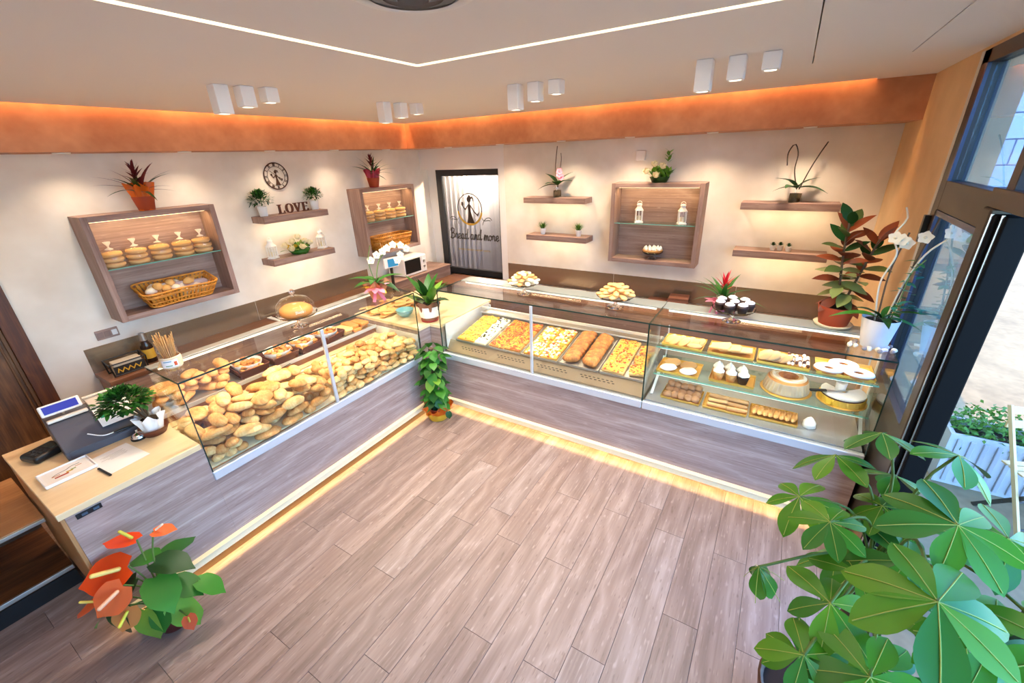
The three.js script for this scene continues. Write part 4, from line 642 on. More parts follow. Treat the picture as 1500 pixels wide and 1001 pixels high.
// woven baskets: flared, ribbed sides with a rolled rim
function basket(label, pos, w, d, h) {
  const t = thing('bread_basket', label, 'basket', pos), f = 0.82;
  const ring = (y, k, r) => tube([[-w / 2 * k, y, -d / 2 * k], [0, y, -d / 2 * k * 1.02], [w / 2 * k, y, -d / 2 * k], [w / 2 * k * 1.02, y, 0], [w / 2 * k, y, d / 2 * k], [0, y, d / 2 * k * 1.02], [-w / 2 * k, y, d / 2 * k], [-w / 2 * k * 1.02, y, 0], [-w / 2 * k, y, -d / 2 * k]], r, 6, 60);
  mesh('rim', mg(ring(h, 1, 0.009), ring(h * 0.8, 0.97, 0.006)), M.wattle, t); mesh('band', mg(ring(h * 0.72, 0.955, 0.007), ring(h * 0.35, 0.89, 0.006), ring(0.01, f, 0.009)), M.wattle, t); mesh('floor_mat', bx(w * f, 0.006, d * f, 0, 0.006, 0), M.wattle, t);
  const n = Math.round(w / 0.035), m = Math.round(d / 0.035);
  for (let i = 0; i <= n; i++) for (const s of [-1, 1]) { const u = i / n * 2 - 1; mesh('stake', slab([u * w / 2 * f, 0.006, s * d / 2 * f], [u * w / 2, h, s * d / 2], 0.02, 0.004), M.wattle, t); }
  for (let i = 1; i < m; i++) for (const s of [-1, 1]) { const u = i / m * 2 - 1; mesh('stake', slab([s * w / 2 * f, 0.006, u * d / 2 * f], [s * w / 2, h, u * d / 2], 0.004, 0.02), M.wattle, t); }
  return t;
}
{
  const a = basket('wide orange woven basket of packed rolls in the cabinet near the door', [-1.8, 1.454, 1.47], 0.22, 0.6, 0.15); a.rotation.z = -0.32;
  basket('wide orange woven basket in the corner cabinet', [-1.8, 1.419, -1.28], 0.23, 0.66, 0.18);
  const pk = noisy(new THREE.SphereGeometry(1, 16, 10).scale(0.04, 0.032, 0.05), 0.006, 40, 2);
  heap(26, () => [-1.87, -1.69, 1.23, 1.71], (x) => 1.475 - (x + 1.8) * 0.33, () => ({ g: pk, l: 0.09, r: 0.036, h: 0.05 }), () => solo('packed_roll', pk, pick([M.film2 ??= std(0xf2e4cf, 0.35), M.crustPale]), 'small packed bread roll in the basket near the door', 'bread roll', 'rolls in the basket near the door'), 4);
  heap(22, () => [-1.88, -1.72, -1.56, -1.0], () => 1.432, () => ({ g: pk, l: 0.09, r: 0.036, h: 0.05 }), () => solo('packed_roll', pk, pick([M.crustDark, M.cream2]), 'small bread roll in the basket of the corner cabinet', 'bread roll', 'rolls in the corner basket'), 4);
  const sk = solo('bread_sack', noisy(new THREE.CapsuleGeometry(0.042, 0.34, 8, 16).rotateX(1.57), 0.012, 14, 3), phys({ color: 0xd9c6cc, roughness: 0.35, transmission: 0.25, thickness: 0 }), 'long lilac plastic sack lying in the basket near the door', 'sack'); sk.position.set(-1.79, 1.555, 1.4); sk.rotation.set(-0.1, 0.12, 0);
}
// lanterns
function lantern(label, pos, s = 1) {
  const t = thing('white_lantern', label, 'lantern', pos, 0.4, 'white lanterns'), w = std(0xf3f0ea, 0.4);
  mesh('base', mg(rb(0.096, 0.014, 0.096, 0, 0.007, 0), rb(0.08, 0.012, 0.08, 0, 0.02, 0)), w, t); mesh('roof', mg(rb(0.09, 0.01, 0.09, 0, 0.142, 0), new THREE.CylinderGeometry(0.028, 0.06, 0.04, 4).rotateY(Math.PI / 4).translate(0, 0.166, 0), cyl(0.028, 0.028, 0.022, 0, 0.196, 0, 14), cyl(0.034, 0.016, 0.014, 0, 0.213, 0, 14)), w, t);
  for (const [a, b] of [[-1, -1], [-1, 1], [1, -1], [1, 1]]) mesh('post', rb(0.01, 0.114, 0.01, a * 0.036, 0.083, b * 0.036, 0.002), w, t);
  for (let k = 0; k < 4; k++) { const p = mesh('pane', bx(0.062, 0.11, 0.002, 0, 0, 0), M.clear, t); p.position.set(Math.sin(k * 1.5708) * 0.036, 0.083, Math.cos(k * 1.5708) * 0.036); p.rotation.y = k * 1.5708; mesh('muntin', bx(0.006, 0.11, 0.004), w, p); }
  mesh('candle', cyl(0.022, 0.022, 0.05, 0, 0.051, 0, 14), M.cream2, t); mesh('handle', new THREE.TorusGeometry(0.026, 0.003, 6, 18, Math.PI).translate(0, 0.218, 0), w, t); t.scale.setScalar(s);
}
lantern('white lantern at the door end of the bouquet shelf', [-1.82, 1.611, 0.46], 0.95); lantern('white lantern at the corner end of the bouquet shelf', [-1.82, 1.611, -0.18], 0.95);
lantern('white lantern in the back wall cabinet nearer the inner window', [1.55, 1.797, -2.11]); lantern('white lantern in the back wall cabinet nearer the shop front', [2.04, 1.797, -2.11]);
// iced tart on a stand in the back cabinet
{
  const y = cakeStand(1.75, -2.11, 0.12, 0.07, 'low glass cake stand in the back wall cabinet', 1.379);
  const t = thing('meringue_tart', 'round tart crowned with white meringue peaks in the back wall cabinet', 'tart', [1.75, y, -2.11]); mesh('shell', lathe([[0, 0], [0.105, 0], [0.118, 0.035], [0.108, 0.04], [0, 0.036]], 32), M.crust, t);
  for (let k = 0; k < 17; k++) { const r = k < 11 ? 0.092 : k < 16 ? 0.048 : 0, a = k * (k < 11 ? 6.2832 / 11 : 1.2566); const p = mesh('meringue_peak', lathe([[0, 0], [0.021, 0.004], [0.018, 0.02], [0.006, 0.036], [0, 0.044]], 10), M.sugar, t); p.position.set(Math.cos(a) * r, 0.036, Math.sin(a) * r); }
}
// wall clock: open metal ring with numerals and a silhouette
const ladyShapes = () => {
  const P = (pts) => new THREE.Shape(pts.map(([x, y]) => new THREE.Vector2(x, y))), circ = (x, y, r, sx = 1) => { const s = new THREE.Shape(); s.absellipse(x, y, r * sx, r, 0, Math.PI * 2, false); return s; };
  return [P([[-0.05, 0.64], [0.0, 0.67], [0.06, 0.62], [0.05, 0.5], [0.04, 0.42], [0.1, 0.22], [0.19, 0.0], [-0.15, 0.0], [-0.09, 0.2], [-0.05, 0.42], [-0.08, 0.52]]), circ(-0.01, 0.81, 0.095), P([[-0.02, 0.64], [0.03, 0.64], [0.03, 0.75], [-0.02, 0.75]]), P([[0.06, 0.88], [0.13, 0.93], [0.18, 0.86], [0.19, 0.74], [0.15, 0.78], [0.12, 0.85], [0.07, 0.82]]), circ(0.02, 0.91, 0.05),
    P([[-0.05, 0.63], [-0.07, 0.58], [-0.2, 0.43], [-0.32, 0.58], [-0.29, 0.61], [-0.2, 0.5], [-0.06, 0.64]]), P([[-0.36, 0.6], [-0.26, 0.6], [-0.25, 0.66], [-0.37, 0.66]]), circ(-0.31, 0.68, 0.05), P([[0.05, 0.64], [0.1, 0.56], [0.22, 0.4], [0.34, 0.3], [0.32, 0.26], [0.19, 0.36], [0.06, 0.55]]), P([[0.32, 0.32], [0.4, 0.4], [0.37, 0.28], [0.3, 0.24]])];
};
{
  const t = thing('wall_clock', 'brown openwork wall clock with roman numerals and a lady silhouette', 'clock', [XL + 0.012, 2.465, 0.13], ONLEFT), br = std(0x4a2a16, 0.5);
  mesh('ring', mg(new THREE.TorusGeometry(0.138, 0.006, 8, 48), new THREE.TorusGeometry(0.1, 0.0025, 6, 48)), br, t);
  const N = ['XII', 'I', 'II', 'III', 'IV', 'V', 'VI', 'VII', 'VIII', 'IX', 'X', 'XI'];
  N.forEach((s, k) => { const g = []; let x = 0; for (const c of s) { if (c === 'I') { g.push(bx(0.004, 0.028, 0.004, x + 0.002, 0, 0)); x += 0.008; } else if (c === 'V') { g.push(bx(0.004, 0.029, 0.004).rotateZ(0.22).translate(x + 0.003, 0, 0), bx(0.003, 0.029, 0.004).rotateZ(-0.22).translate(x + 0.01, 0, 0)); x += 0.015; } else { g.push(bx(0.004, 0.03, 0.004).rotateZ(0.4).translate(x + 0.006, 0, 0), bx(0.003, 0.03, 0.004).rotateZ(-0.4).translate(x + 0.006, 0, 0)); x += 0.015; } } const a = -k * Math.PI / 6; mesh('numeral', mg(g).translate(-x / 2, 0.119, 0).rotateZ(a), br, t); });
  mesh('silhouette', mg(ladyShapes().map((s) => new THREE.ExtrudeGeometry(s, { depth: 0.02, bevelEnabled: false, curveSegments: 8 }))).scale(0.17, 0.17, 0.2).translate(0, -0.095, 0), br, t);
  mesh('hand', mg(bx(0.006, 0.07, 0.003).translate(0, 0.03, 0).rotateZ(-2.1).translate(0, 0, 0.012), bx(0.005, 0.1, 0.003).translate(0, 0.045, 0).rotateZ(0.9).translate(0, 0, 0.015)), br, t);
}
const fontSerif = await new FontLoader().loadAsync('fonts/droid/droid_serif_bold.typeface.json');
{
  const t = thing('love_letters', 'brown cut out letters LOVE standing on the wall shelf', 'letters', [-1.83, 2.071, 0.1], ONLEFT), br = std(0x5a2c18, 0.5); let x = -0.18;
  for (const c of 'LOVE') { const g = new TextGeometry(c, { font: fontSerif, size: 0.1, depth: 0.018, bevelEnabled: false, curveSegments: 5 }); g.computeBoundingBox(); const w = g.boundingBox.max.x; mesh('letter', g.translate(x, 0.002, 0), br, t); x += w * 0.98 + 0.006; }
}
// lettering and emblem on the inner window
{
  const GL = { B: [[[0.22, 1.75], [0.3, 0.9], [0.24, 0]], [[0, 1.5], [0.3, 1.95], [0.85, 1.8], [0.75, 1.2], [0.3, 1.02], [0.9, 0.95], [0.95, 0.3], [0.5, 0], [0.05, 0.15]]], r: [[[0, 0.2], [0.25, 1], [0.3, 0.85], [0.52, 0.85], [0.45, 0.3], [0.6, 0.02], [0.8, 0.25]]], e: [[[0, 0.3], [0.5, 0.55], [0.45, 0.95], [0.2, 0.9], [0.1, 0.4], [0.35, 0], [0.7, 0.25]]], a: [[[0.55, 0.85], [0.25, 0.95], [0.05, 0.4], [0.25, 0], [0.5, 0.3], [0.58, 0.9], [0.55, 0.2], [0.7, 0], [0.9, 0.25]]], d: [[[0.55, 0.85], [0.25, 0.95], [0.05, 0.4], [0.25, 0], [0.5, 0.3], [0.72, 1.9], [0.62, 0.3], [0.72, 0], [0.95, 0.25]]], n: [[[0, 0.2], [0.2, 1], [0.16, 0], [0.42, 0.92], [0.57, 0.82], [0.55, 0.2], [0.65, 0], [0.85, 0.25]]], m: [[[0, 0.2], [0.2, 1], [0.16, 0], [0.38, 0.92], [0.52, 0.82], [0.5, 0], [0.74, 0.92], [0.88, 0.82], [0.87, 0.2], [0.97, 0], [1.17, 0.25]]], o: [[[0.5, 0.85], [0.2, 0.9], [0.05, 0.4], [0.3, 0], [0.55, 0.4], [0.42, 0.9], [0.6, 0.72], [0.8, 0.85]]] }, ADV = { B: 1.12, r: 0.76, e: 0.68, a: 0.86, d: 0.92, n: 0.82, m: 1.12, o: 0.76, ' ': 0.45 };
  const paint = (alpha) => (g, w, h) => {
    g.fillStyle = alpha ? '#000' : '#151210'; g.fillRect(0, 0, w, h); g.lineCap = g.lineJoin = 'round';
    const cx = w * 0.46, cy = h * 0.34, R = w * 0.215; // emblem
    g.lineWidth = w * 0.014; g.strokeStyle = alpha ? '#fff' : '#2a211a'; g.beginPath(); g.arc(cx, cy, R, 2.9, 6.6); g.stroke(); g.lineWidth = w * 0.03; g.strokeStyle = alpha ? '#fff' : '#a8862e'; g.beginPath(); g.arc(cx, cy, R, 0.25, 2.95); g.stroke();
    g.fillStyle = alpha ? '#fff' : '#25160d'; for (const s of ladyShapes()) { g.beginPath(); s.getPoints(10).forEach((p, i) => g[i ? 'lineTo' : 'moveTo'](cx + p.x * R * 1.9, cy + R * 0.92 - p.y * R * 1.9)); g.closePath(); g.fill(); }
    g.lineWidth = w * 0.009; g.strokeStyle = alpha ? '#fff' : '#1d1917';
    for (const s of [-1, 1]) { g.beginPath(); g.moveTo(cx + s * R * 1.0, cy + R * 1.0); g.bezierCurveTo(cx + s * R * 1.2, cy + R * 0.4, cx + s * R * 1.7, cy + R * 0.45, cx + s * R * 1.75, cy + R * 0.68); g.moveTo(cx + s * R * 0.98, cy + R * 0.55); g.bezierCurveTo(cx + s * R * 1.1, cy + R * 0.9, cx + s * R * 1.5, cy + R * 0.6, cx + s * R * 1.62, cy + R * 0.72); g.stroke(); }
    g.lineWidth = w * 0.017; const u = w * 0.079; let x = w * 0.06; const y0 = h * 0.665;
    for (const c of 'Bread and more') { for (const st of GL[c] ?? []) { const cv = new THREE.CatmullRomCurve3(st.map(([a, b]) => V(a + b * 0.1, b, 0))).getPoints(40); g.beginPath(); cv.forEach((p, i) => g[i ? 'lineTo' : 'moveTo'](x + p.x * u, y0 - p.y * u * 0.98)); g.stroke(); } x += ADV[c] * u; }
    g.lineWidth = w * 0.007; g.strokeStyle = alpha ? '#fff' : '#8f7a3a'; for (let k = 0; k < 34; k++) { if (k % 9 === 8) continue; const xx = w * (0.2 + k * 0.0175), hh = h * (0.01 + 0.008 * hash3(k, 3, 9)); g.beginPath(); g.moveTo(xx, h * 0.79); g.lineTo(xx, h * 0.79 - hh); if (k % 3) g.lineTo(xx + w * 0.009, h * 0.79 - hh); g.stroke(); }
  };
  const m = new THREE.MeshStandardMaterial({ map: canvasTex(768, 1024, paint(false)), alphaMap: canvasTex(768, 1024, paint(true), false), transparent: true, roughness: 0.6, side: THREE.DoubleSide });
  const s = solo('window_lettering', new THREE.PlaneGeometry(1.07, 1.43), m, 'dark lettering Bread and more under a round lady emblem on the inner window', 'lettering'); s.position.set(-1.125, 1.615, ZB - 0.162);
}
// ---------------------------------------------------------------- on the cash desk
{
  const t = thing('cash_register', 'grey cash register with a blue display on the cash desk', 'cash register', [-0.74, CT, 2.57], ONLEFT - 0.06);
  const body = (() => { const s = new THREE.Shape(); s.moveTo(-0.2, 0); s.lineTo(0.2, 0); s.lineTo(0.2, 0.05); s.lineTo(0.05, 0.14); s.quadraticCurveTo(-0.02, 0.19, -0.1, 0.19); s.lineTo(-0.2, 0.17); s.closePath(); return new THREE.ExtrudeGeometry(s, { depth: 0.38, bevelEnabled: true, bevelSize: 0.006, bevelThickness: 0.006, bevelSegments: 2 }).translate(0, 0, -0.19).rotateY(-Math.PI / 2); })();
  mesh('housing', body, std(0x55555c, 0.4), t); mesh('drawer_front', rb(0.36, 0.05, 0.012, 0, 0.026, 0.205, 0.003), std(0x484850, 0.45), t);
  mesh('lid', rb(0.17, 0.012, 0.2, 0.11, 0.205, -0.09, 0.004), std(0xd8cfc4, 0.4), t); mesh('printer_cover', rb(0.17, 0.05, 0.12, 0.11, 0.18, -0.1, 0.008), std(0xcdc4b8, 0.4), t);
  const dsp = mesh('display', rb(0.2, 0.075, 0.02, 0, 0, 0, 0.01, 2), std(0xece6da, 0.4), t); dsp.position.set(-0.1, 0.27, -0.04); dsp.rotation.x = -0.35; mesh('screen', bx(0.165, 0.05, 0.004, 0, 0.002, 0.011), new THREE.MeshStandardMaterial({ color: 0x221a66, roughness: 0.3, emissive: 0x3a2ad0, emissiveIntensity: 0.35 }), dsp); mesh('display_stem', bar([-0.1, 0.16, -0.07], [-0.1, 0.25, -0.05], 0.014), M.steel, t); mesh('paper_slot', rb(0.2, 0.02, 0.03, -0.09, 0.2, -0.02, 0.006), std(0xe6ddce, 0.4), t); mesh('rear_bar', rb(0.2, 0.012, 0.02, 0.12, 0.225, -0.18, 0.004), std(0xe6ddce, 0.4), t);
  const st = mesh('notice', bx(0.2, 0.002, 0.19), std(0xffffff, 0.7, { map: canvasTex(256, 256, (g, w, h) => { g.fillStyle = '#ece8e0'; g.fillRect(0, 0, w, h); g.fillStyle = '#1f9a62'; g.fillRect(22, 110, 66, 52); g.fillStyle = '#b0483a'; g.beginPath(); g.arc(134, 84, 11, 0, 7); g.fill(); g.fillStyle = '#8a8690'; for (let k = 0; k < 5; k++) g.fillRect(110, 112 + k * 12, 100, 3); g.fillStyle = '#222'; g.fillRect(110, 190, 60, 7); g.fillRect(110, 206, 52, 9); }) }), t); st.position.set(0.12, 0.158, 0.065); st.rotation.x = 0.55;
  mesh('pen_cord', tube([[-0.06, 0.1, 0.14], [0.0, 0.075, 0.2], [0.08, 0.07, 0.2]], 0.004), M.paper, t); mesh('pen', bar([0.05, 0.07, 0.21], [0.16, 0.065, 0.2], 0.009), M.black, t);
  const p = thing('card_terminal', 'black card payment terminal on the cash desk', 'card terminal', [-0.77, CT, 2.83], 0.3); mesh('body', rb(0.15, 0.05, 0.18, 0, 0.025, 0, 0.02, 3), M.black, p); mesh('screen', rb(0.1, 0.004, 0.05, 0, 0.051, -0.04, 0.002), std(0x3a4038, 0.1), p); mesh('key_strip', mg([...Array(9)].map((_, k) => rb(0.026, 0.006, 0.016, -0.034 + (k % 3) * 0.034, 0.051, 0.01 + Math.floor(k / 3) * 0.024, 0.002))), std(0x2c2c2c, 0.3), p);
  const pl = thing('coin_tray', 'white rectangular coin tray printed with a painted drawing', 'coin tray', [-0.4, CT, 2.82], 0.0); mesh('dish', (() => { const g = rb(0.19, 0.014, 0.235, 0, 0.008, 0, 0.007, 2); return g; })(), M.potWhite, pl); mesh('lip', mg(rb(0.19, 0.01, 0.008, 0, 0.018, 0.114, 0.003), rb(0.19, 0.01, 0.008, 0, 0.018, -0.114, 0.003), rb(0.008, 0.01, 0.235, 0.091, 0.018, 0, 0.003), rb(0.008, 0.01, 0.235, -0.091, 0.018, 0, 0.003)), M.potWhite, pl);
  const pr = mesh('print', new THREE.PlaneGeometry(0.2, 0.15).rotateX(-Math.PI / 2).rotateY(Math.PI / 2), std(0xffffff, 0.5, { map: canvasTex(256, 192, (g, w, h) => { g.fillStyle = '#efe9df'; g.fillRect(0, 0, w, h); g.strokeStyle = '#3a2a2a'; g.lineWidth = 6; g.beginPath(); g.moveTo(40, 100); g.bezierCurveTo(80, 60, 120, 80, 140, 60); g.bezierCurveTo(170, 30, 200, 50, 214, 44); g.stroke(); g.fillStyle = '#b0421e'; g.fillRect(50, 120, 80, 22); g.fillStyle = '#c8a020'; g.fillRect(120, 100, 40, 20); g.fillStyle = '#7a9a50'; g.fillRect(150, 90, 30, 16); g.fillStyle = '#c06a28'; g.fillRect(40, 96, 46, 10); g.fillRect(180, 70, 40, 8); }) }), pl); pr.position.y = 0.0155;
  const ap = solo('printed_sheet', rb(0.29, 0.002, 0.21, 0, 0, 0, 0.0008), std(0xffffff, 0.8, { map: canvasTex(360, 256, (g, w, h) => { g.fillStyle = '#ebe6e0'; g.fillRect(0, 0, w, h); g.fillStyle = '#b9b2aa'; for (let k = 0; k < 6; k++) g.fillRect(70 + k * 16, 50 + (k % 2) * 12, 5, 150 - (k % 3) * 24); }) }), 'white printed sheet lying on the cash desk', 'sheet'); ap.position.set(-0.3, CT + 0.002, 2.605); ap.rotation.y = 0.1;
  const pe = solo('black_marker', rb(0.15, 0.012, 0.014, 0, 0.006, 0, 0.005), M.black, 'black marker beside the coin tray', 'marker'); pe.position.set(-0.2, CT, 2.705); pe.rotation.y = 0.1;
  const bl = thing('counter_bell', 'chrome counter bell on a black foot', 'bell', [-0.44, CT, 2.445]); mesh('foot', lathe([[0, 0], [0.044, 0], [0.045, 0.008], [0.04, 0.012], [0, 0.012]], 28), M.black, bl); mesh('dome', lathe([[0.04, 0.014], [0.038, 0.026], [0.026, 0.042], [0, 0.05]], 28), M.chrome, bl); mesh('button', cyl(0.006, 0.006, 0.014, 0, 0.056, 0, 10), M.chrome, bl);
}
// bread sticks in a fabric pouch, bottle, napkin holder, sockets
{
  const j = thing('bread_stick_jar', 'glass jar in a printed cloth pouch on the bread case', 'jar', [-0.2, GT + 0.002, 2.19]);
  mesh('jar', lathe([[0, 0], [0.05, 0], [0.052, 0.2], [0.047, 0.2], [0.045, 0.006], [0, 0.006]], 24), M.clear, j);
  mesh('pouch', noisy(lathe([[0.054, 0.04], [0.058, 0.05], [0.06, 0.1], [0.056, 0.115], [0.054, 0.115]], 32), 0.003, 40, 3), std(0xe8cfa8, 0.9), j); mesh('pouch_print', new THREE.CylinderGeometry(0.0625, 0.0625, 0.05, 16, 1, true, 0.3, 1.5).translate(0, 0.078, 0), std(0xffffff, 0.9, { map: canvasTex(128, 64, (g, w, h) => { g.fillStyle = '#f0e8e4'; g.fillRect(0, 0, w, h); g.fillStyle = '#6a9ab0'; g.fillRect(20, 10, 60, 8); g.fillStyle = '#d0562a'; g.fillRect(96, 20, 22, 34); g.fillStyle = '#7a9a60'; g.fillRect(30, 46, 50, 8); }) }), j); mesh('ribbon', mg(slab([-0.06, 0.1, 0.02], [-0.1, 0.02, 0.04], 0.03, 0.003), slab([-0.06, 0.1, 0.02], [-0.075, 0.03, 0.06], 0.02, 0.003)), std(0xe6c89a, 0.9), j);
  for (let k = 0; k < 40; k++) { const a = rr(0, 6.28), r = 0.036 * Math.sqrt(rnd()), b = solo('bread_stick', tube([[Math.cos(a) * r * 0.7, 0.01, Math.sin(a) * r * 0.7], [Math.cos(a) * r, 0.12, Math.sin(a) * r], [Math.cos(a) * r * 1.5, rr(0.21, 0.27), Math.sin(a) * r * 1.5]], rr(0.0028, 0.0038), 5, 6), M.crust, 'thin golden bread stick standing in the jar', 'bread stick', 'bread sticks in the jar'); b.position.copy(j.position); }
  const bt = thing('sauce_bottle', 'dark bottle with a silver cap behind the bread sticks', 'bottle', [-1.78, 0.941, 1.86]); mesh('body', lathe([[0, 0], [0.045, 0], [0.046, 0.15], [0.026, 0.2], [0.024, 0.22], [0, 0.22]], 22), std(0x2a1810, 0.15), bt); mesh('label', lathe([[0.0465, 0.04], [0.0465, 0.13]], 22), std(0xc89a2c, 0.6), bt); mesh('cap', cyl(0.026, 0.024, 0.07, 0, 0.245, 0), M.steel, bt);
  const n = thing('napkin_holder', 'black napkin basket with a yellow printed front beside the left wall', 'napkin holder', [-1.74, 0.941, 2.05], ONLEFT);
  mesh('frame', mg(bar([-0.12, 0.005, 0.07], [0.12, 0.005, 0.07], 0.006), bar([-0.12, 0.005, -0.07], [0.12, 0.005, -0.07], 0.006), bar([-0.13, 0.11, 0.07], [0.13, 0.11, 0.07], 0.005), bar([-0.13, 0.13, -0.07], [0.13, 0.13, -0.07], 0.005), bar([-0.12, 0, 0.07], [-0.13, 0.11, 0.07], 0.006), bar([0.12, 0, 0.07], [0.13, 0.11, 0.07], 0.006), bar([-0.12, 0, -0.07], [-0.13, 0.13, -0.07], 0.006), bar([0.12, 0, -0.07], [0.13, 0.13, -0.07], 0.006), bar([-0.13, 0.11, 0.07], [-0.13, 0.13, -0.07], 0.005), bar([0.13, 0.11, 0.07], [0.13, 0.13, -0.07], 0.005)), M.black, n);
  mesh('front_card', rb(0.22, 0.08, 0.006, 0, 0.045, 0.066, 0.002), std(0xffffff, 0.6, { map: canvasTex(128, 48, (g, w, h) => { g.fillStyle = '#191410'; g.fillRect(0, 0, w, h); g.strokeStyle = '#d0a020'; g.lineWidth = 5; g.beginPath(); g.moveTo(12, 34); for (let k = 0; k < 9; k++) g.lineTo(18 + k * 12, k % 2 ? 34 : 14); g.stroke(); }) }), n); mesh('napkin_stack', mg([...Array(6)].map((_, k) => rb(0.2, 0.1 + k * 0.003, 0.016, rr(-0.008, 0.008), 0.06, -0.05 + k * 0.019, 0.003))), std(0xd9c9ac, 0.9), n);
  const sk = thing('wall_socket', 'brown framed wall socket plate below the cabinet near the door', 'socket', [XL, 1.255, 2.04], ONLEFT); mesh('plate', rb(0.16, 0.085, 0.012, 0, 0, 0.006, 0.004), std(0xa08478, 0.5), sk); mesh('insert', mg(rb(0.045, 0.05, 0.006, -0.05, 0, 0.012), rb(0.045, 0.05, 0.006, 0, 0, 0.012)), std(0x8a7068, 0.5), sk); mesh('switch', rb(0.04, 0.05, 0.008, 0.05, 0, 0.013), M.potWhite, sk);
  const wp = solo('white_wall_box', rb(0.11, 0.11, 0.05, 0, 0, 0.025, 0.01, 2), std(0xece2d6, 0.6), 'small white box high on the back wall', 'wall box'); wp.position.set(1.49, 2.53, ZB);
  // papers behind the dome, sheets and boxes on the back worktop
  const tr = thing('sheet_tray', 'tray of brown biscuits on white paper on the left worktop', 'tray', [-1.78, 0.941, 0.42], 0); mesh('paper', rb(0.26, 0.012, 0.5, 0, 0.006, 0, 0.003), M.paper, tr); mesh('biscuit_layer', noisy(new RoundedBoxGeometry(0.18, 0.02, 0.16, 5, 0.006).translate(-0.01, 0.022, 0.13), 0.005, 40, 2), M.cocoaMilk, tr); mesh('card', rb(0.14, 0.012, 0.16, 0.02, 0.02, -0.15, 0.003), M.parch, tr);
  const sh = thing('striped_wrap', 'white sheet with dark stripes on the back worktop', 'wrapping sheet', [0.66, 0.841, -2.0], 0.05); mesh('sheet', rb(0.5, 0.012, 0.3, 0, 0.006, 0, 0.003), M.paper, sh); for (let k = 0; k < 4; k++) mesh('stripe', mg([...Array(5)].map((_, i) => rb(0.06, 0.006, 0.014, -0.18 + i * 0.09, 0.014, -0.1 + k * 0.065, 0.002))), M.cocoaMilk, sh);
  const bxs = [[1.88, -2.02], [2.12, -2.05]]; bxs.forEach(([x, z], i) => { const c = thing('card_box', i ? 'stack of flat brown card boxes on the back worktop' : 'flat brown card box beside the stack on the back worktop', 'box', [x, 0.841, z], 0.1); for (let k = 0; k < (i ? 4 : 2); k++) mesh('carton', rb(0.22, 0.03, 0.2, rr(-0.006, 0.006), 0.016 + k * 0.032, 0, 0.003), std(k % 2 ? 0x7a4a34 : 0x93604a, 0.6), c); });
  // microwave and small scale display
  const mw = thing('microwave_oven', 'white microwave oven with a black door on the corner cupboard', 'microwave', [-1.7, 1.001, -1.46], ONLEFT); mesh('case', rb(0.47, 0.26, 0.34, 0, 0.135, 0, 0.012, 2), M.potWhite, mw); mesh('door', rb(0.32, 0.2, 0.012, -0.06, 0.14, 0.172, 0.03, 3), M.black, mw); mesh('control_panel', rb(0.1, 0.23, 0.008, 0.17, 0.135, 0.172, 0.004), std(0xe6e2e0, 0.4), mw); mesh('knob', mg(cyl(0.018, 0.018, 0.014).rotateX(1.57).translate(0.17, 0.17, 0.18), cyl(0.018, 0.018, 0.014).rotateX(1.57).translate(0.17, 0.09, 0.18)), M.steel, mw); mesh('foot', bx(0.44, 0.01, 0.3, 0, 0.004, 0), M.black, mw);
  const sc = thing('scale_display', 'small blue screen of the shop scale behind the pink orchid', 'scale display', [-1.25, 0.9, -0.72], ONLEFT - 0.2); mesh('column', mg(bar([0, 0, 0], [0, 0.42, 0], 0.02), rb(0.3, 0.06, 0.3, 0, 0.03, 0, 0.01)), M.black, sc); mesh('frame', rb(0.21, 0.13, 0.03, 0, 0.46, 0.01, 0.008), M.potWhite, sc); mesh('screen', bx(0.15, 0.1, 0.004, 0.02, 0.46, 0.027), new THREE.MeshStandardMaterial({ color: 0x2a7aa0, roughness: 0.3, emissive: 0x2a8ac0, emissiveIntensity: 0.4 }), sc);
  const st = solo('scale_table', wuv(rbb(-1.42, -1.08, 0, 0.9, -0.9, -0.5), 'y', 1.6, 0.8), M.shelf, 'narrow oak cabinet under the shop scale', 'cabinet');
}
// ---------------------------------------------------------------- plants
const G = { oval: leafGeo(1, 0.42, 0.22, 7), wide: leafGeo(1, 0.55, 0.2, 7), blade: leafGeo(1, 0.13, 0.45, 8, 0.25, 'blade'), bladeStiff: leafGeo(1, 0.11, 0.12, 7, 0.3, 'blade'), heart: leafGeo(1, 0.72, 0.25, 8, 0.14, 'heart'), heartFlat: leafGeo(1, 0.8, 0.08, 8, 0.08, 'heart'), palm: leafGeo(1, 0.4, 0.16, 9, 0.16, 'obovate'), palmBent: leafGeo(1, 0.36, 0.5, 9, 0.2, 'obovate'), orchid: leafGeo(1, 0.36, 0.5, 8, 0.3) };
const UP = V(0, 1, 0);
// a pot with soil; returns height of the soil
function pot(t, r0, r1, h, mat, name = 'pot') { mesh(name, lathe([[0, 0], [r0, 0], [r1, h], [r1 * 0.9, h], [r0 * 0.88, 0.01], [0, 0.01]], 28), mat, t); mesh('soil', cyl(r1 * 0.86, r1 * 0.88, 0.01, 0, h * 0.88, 0, 20), M.soil, t); return h * 0.88; }
function wrap(t, r0, r1, h, mat, seed, frill = 0.02) { // crumpled paper round a pot
  const g = new THREE.CylinderGeometry(r1, r0, h, 40, 6, true).translate(0, h / 2, 0), p = g.attributes.position;
  for (let i = 0; i < p.count; i++) { const x = p.getX(i), y = p.getY(i), z = p.getZ(i), a = Math.atan2(z, x), k = y / h, s = 1 + frill / r1 * k * k * Math.sin(a * 7 + seed) * 1.4 + 0.05 * (n3(Math.cos(a) * 3 + seed, y * 20, Math.sin(a) * 3) - 0.5); p.setXYZ(i, x * s, y + (k > 0.9 ? frill * Math.sin(a * 5 + seed * 2) : 0), z * s); }
  g.computeVertexNormals(); return mesh('wrap', g, mat, t);
}
